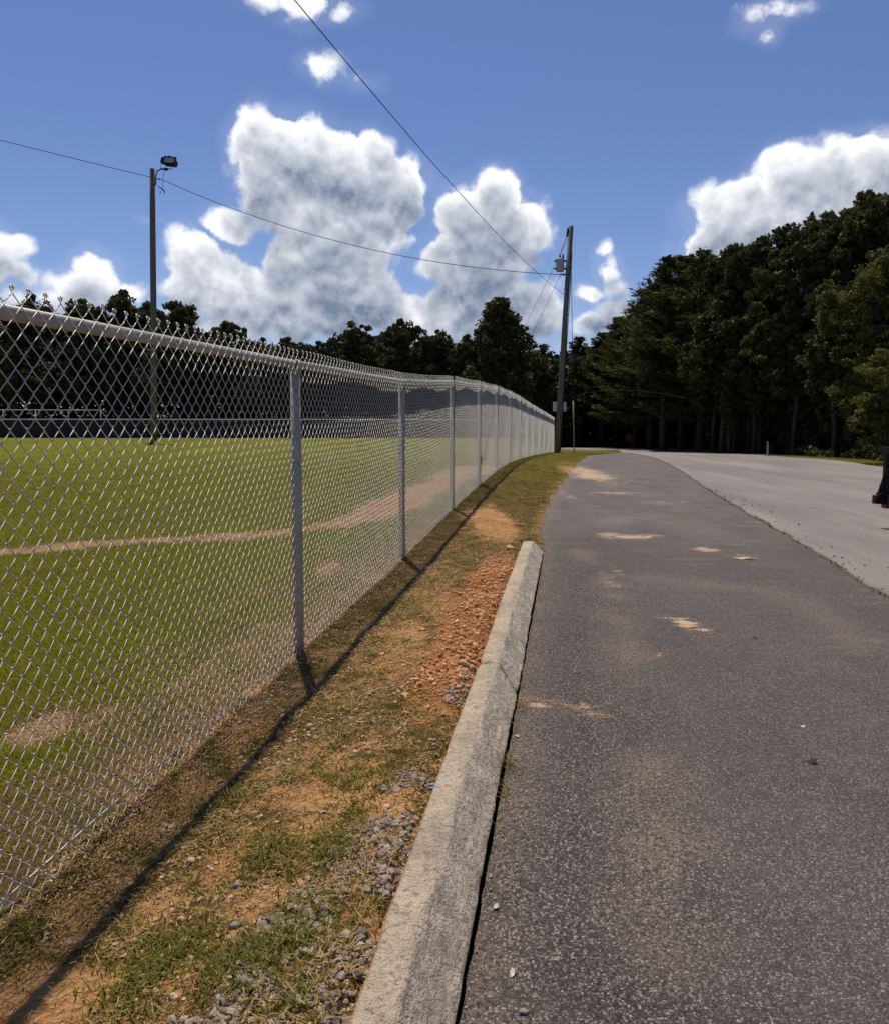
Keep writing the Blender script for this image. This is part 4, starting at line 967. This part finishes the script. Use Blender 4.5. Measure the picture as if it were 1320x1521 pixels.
def ico(seed, sub=1):
    import bmesh
    rg = np.random.default_rng(seed); bm = bmesh.new(); bmesh.ops.create_icosphere(bm, subdivisions=sub, radius=1)
    V = np.array([v.co[:] for v in bm.verts]); Fc = np.array([[v.index for v in f.verts] for f in bm.faces]); bm.free()
    k = rg.normal(size=(6, 3)); k /= np.linalg.norm(k, axis=1)[:, None]
    for q_ in k: # cut facets
        c = rg.uniform(.55, .85); dd_ = V@q_; V = V-np.outer(np.clip(dd_-c, 0, 1), q_)
    V = V*(1+rg.normal(0, .05, (len(V), 1))); return V*rg.uniform(.75, 1.15, 3), Fc
STN = [ico(i, 1) for i in range(12)]
def rocks(name, x_, y_, size, mat, label, flat=.7, sink=.35, fn=gz, off=0):
    n = len(x_); Vs, Fs, Ts = [], [], []; b = 0; z_ = fn(x_, y_)
    for i in range(n):
        V, Fc = STN[RNG.integers(12)]; th = RNG.random()*6.28; c, s_ = math.cos(th), math.sin(th)
        R = np.array([[c, -s_, 0], [s_, c, 0], [0, 0, 1]]); t1 = RNG.normal(0, .4); R2 = np.array([[1,0,0],[0,math.cos(t1),-math.sin(t1)],[0,math.sin(t1),math.cos(t1)]])
        W = (V*np.array([1, 1, flat]))@R2.T@R.T*size[i]; W = W+np.array([x_[i], y_[i], z_[i]+size[i]*flat*(1-2*sink)+off]); Vs.append(W); Fs.append(Fc+b); b += len(W); Ts.append(np.full(len(W), RNG.random()))
    return link(name, npmesh(name, np.concatenate(Vs), np.concatenate(Fs), False, dict(tint=np.concatenate(Ts))), mat, kind='stuff', label=label)
# gravel against the kerb
x_, y_ = scatter(9000, lambda y: kx(y)-.62, lambda y: kx(y)-.005, 1.25, 4.4)
wdt = np.interp(y_, [1.2,1.9,2.3,2.8,3.4,4.4], [.42,.44,.32,.14,.10,.05]); kp = ((kx(y_)-x_) < wdt*(.65+.8*fbm(x_, y_, 5, 3, 131))) & (fbm(x_, y_, 5, 3, 133) > np.interp(y_, [1.2,2.4,3,4.4], [.36,.42,.52,.56]))
x_, y_ = x_[kp], y_[kp]; rocks('gravel', x_, y_, .0045+.015*RNG.random(len(x_))**2.2, M['gravel'], 'grey crushed gravel spilled against the kerb', .7, .48)
x_, y_ = scatter(15000, lambda y: xf(y)-.3, lambda y: kx(y)-.01, 1.3, 8, 1.3); kp = fbm(x_, y_, 3.2, 3, 141) > .45; x_, y_ = x_[kp], y_[kp]
rocks('pebbles', x_, y_, .0025+.011*RNG.random(len(x_))**3.5, M['pebble'], 'tan pebbles scattered over the verge')
x_, y_ = scatter(52000, lambda y: kx(y)-.62, lambda y: kx(y)-.002, 3.0, 7.9); kp = (RNG.random(len(x_)) < np.clip(1.15-np.abs(x_-(kx(y_)-.10))/(.05+.34*fbm(x_, y_, 2.6, 3, 161)), .02, 1)*np.clip((fbm(x_, y_, 7, 3, 163)-.25)*2.4, .1, 1)*ss(3.2, 4.0, y_)*(1-ss(6.4, 7.7, y_))); x_, y_ = x_[kp], y_[kp]
rocks('clay_clods', x_, y_, .002+.007*RNG.random(len(x_))**2+.018*RNG.random(len(x_))**14, M['clod'], 'loose red clay clods heaped against the kerb', .75, .25)
# grit along the foot of the kerb, on the asphalt
fp = lambda x, y: base(x, y)+.012
x_, y_ = scatter(1300, lambda y: kx(y)+.235, lambda y: kx(y)+.34, 1.3, 8.3); kp = RNG.random(len(x_)) < np.exp(-(x_-kx(y_)-.23)/.03)*np.clip((fbm(x_, y_, 3, 3, 151)-.35)*4, 0, 1); x_, y_ = x_[kp], y_[kp]
rocks('kerb_grit', x_, y_, .002+.004*RNG.random(len(x_))**2, M['pebble'], 'sandy grit along the foot of the kerb', .7, .3, fp)
x_, y_ = scatter(500, lambda y: xl(y)+.05, lambda y: xs(y), 1.3, 12)
rocks('loose_chips', x_, y_, .0015+.003*RNG.random(len(x_))**3, M['pebble'], 'stone chips lying loose on the asphalt', .7, .25, fp)
gx_, gy_ = [], []
for p, rx, ry, w_ in CW:
    if p.y < 13 and p.x > xl(p.y):
        k = int(260*w_*min(1.5, rx*ry*40+.3)); gx_.append(p.x+RNG.normal(0, rx*.7, k)); gy_.append(p.y+RNG.normal(0, ry*.7, k))
for a, b_, k in (((782,1040),(830,1048),200),((830,1048),(880,1064),220),((880,1064),(912,1068),70)):
    a, b_ = hit(*a), hit(*b_); u = RNG.random(k); gx_.append(a.x+(b_.x-a.x)*u+RNG.normal(0, .008, k)); gy_.append(a.y+(b_.y-a.y)*u+RNG.normal(0, .012, k))
gx_, gy_ = np.concatenate(gx_), np.concatenate(gy_); kp = gx_ > xl(gy_)+.02
rocks('clay_grit', gx_[kp], gy_[kp], .0012+.0035*RNG.random(kp.sum())**2, M['clod'], 'crumbs of dried clay scattered on the asphalt', .6, .3, fp)
x_, y_ = scatter(260, lambda y: xs(y)-.05, lambda y: xs(y)+.5*RNG.random(len(y))**2, 5.5, 15)
rocks('road_crumbs', x_, y_, .006+.012*RNG.random(len(x_))**2, simple('dark_asphalt_crumb', (.06,.055,.05), .9, 0, .3, 30), 'broken asphalt crumbs along the pavement joint', .6, .3, lambda x, y: base(x, y)+.024)

def stone(px, py, s_, mat, label, on=gz, off=0, name='stone'):
    p = hit(px, py, on); V, Fc = ico(int(px), 2); me = npmesh('stone', V*np.array([1, .9, .65])*s_, Fc, True)
    return tag(link(name, me, mat, None, (p.x, p.y, float(on(p.x, p.y))+s_*.3)), label, 'stone')
stone(461, 1082, .020, M['stone'], 'pale rounded stone right of the fence rail shadow')
stone(688, 988, .032, M['ystone'], 'yellowish stone on the clay beside the kerb')
stone(285, 1281, .017, M['stone'], 'small whitish stone just right of the shadow line')
stone(352, 1317, .015, M['gstone'], 'dark grey stone beside a sandy patch')
stone(350, 1377, .018, M['gstone'], 'angular grey stone between grass tufts left of the gravel')
stone(758, 816, .05, M['ystone'], 'buff stone lying in grass left of the kerb end')
stone(446, 1316, .017, M['ystone'], 'tan flat stone among the green tufts')
stone(777, 1505, .013, M['gstone'], 'dark pebble on the asphalt by the bottom edge', fp)
stone(768, 1095, .012, M['stone'], 'pale chip lying on the asphalt against the kerb', fp)
def scrap(px, py, pts, mat, name, label, cat, fn=fp, lift=.004, tilt=.3):
    p = hit(px, py, fn); b = MB(); n = len(pts); V = [(x, y, .35*x*tilt+.006*math.sin(40*x+y*30)+h) for h in (0, .0012) for x, y in pts]
    i = np.arange(n); j = (i+1) % n; V += [tuple(np.mean(V[:n], axis=0)), tuple(np.mean(V[n:2*n], axis=0))]
    b.add(V, np.stack([i, j, j+n, i+n], 1)); b.F[3].append(np.stack([np.full(n, 2*n), i, j], 1)); b.F[3].append(np.stack([np.full(n, 2*n+1), i+n, j+n], 1))
    return tag(b.obj(name, mat, loc=(p.x, p.y, float(fn(p.x, p.y))+lift)), label, cat)
scrap(736, 1348, [(-.008,-.006),(.000,-.009),(.006,-.007),(.009,.004),(.002,.009),(-.005,.006)], M['paper'], 'paper_scrap', 'small pale paper scrap on the asphalt beside the kerb', 'litter')
scrap(760, 1447, [(-.004,-.014),(.005,-.010),(.008,.004),(.002,.014),(-.006,.006)], M['paper'], 'dry_leaf', 'pale dry leaf on the asphalt near the bottom of the photo', 'leaf')
scrap(1192, 1080, [(-.008,-.01),(.006,-.008),(.010,.006),(-.002,.004),(-.008,.012)], M['white'], 'plastic_scrap', 'tiny white curled scrap on the asphalt above the dark leaf', 'litter')
scrap(640, 1172, [(-.018,-.012),(.016,-.016),(.020,.010),(-.006,.020)], M['bluescrap'], 'plastic_scrap', 'bright blue plastic scrap beside the left edge of the kerb', 'litter', gz, .01)
scrap(1205, 1134, [(-.030,.006),(-.012,.004),(-.024,.022),(-.002,.012),(.008,.026),(.012,.006),(.030,.002),(.012,-.006),(.018,-.020),(-.002,-.010),(-.018,-.014)], M['deadleaf'], 'dead_leaf', 'dark curled dead leaf lying alone on the asphalt', 'leaf', fp, .008, .8)
scrap(1103, 830, [(-.10,-.02),(-.03,-.05),(.03,-.02),(.09,-.04),(.11,.03),(.02,.05)], M['stone'], 'paper_scrap', 'pale flattened paper beyond the clay stains on the asphalt', 'litter', fp, .004, .02)
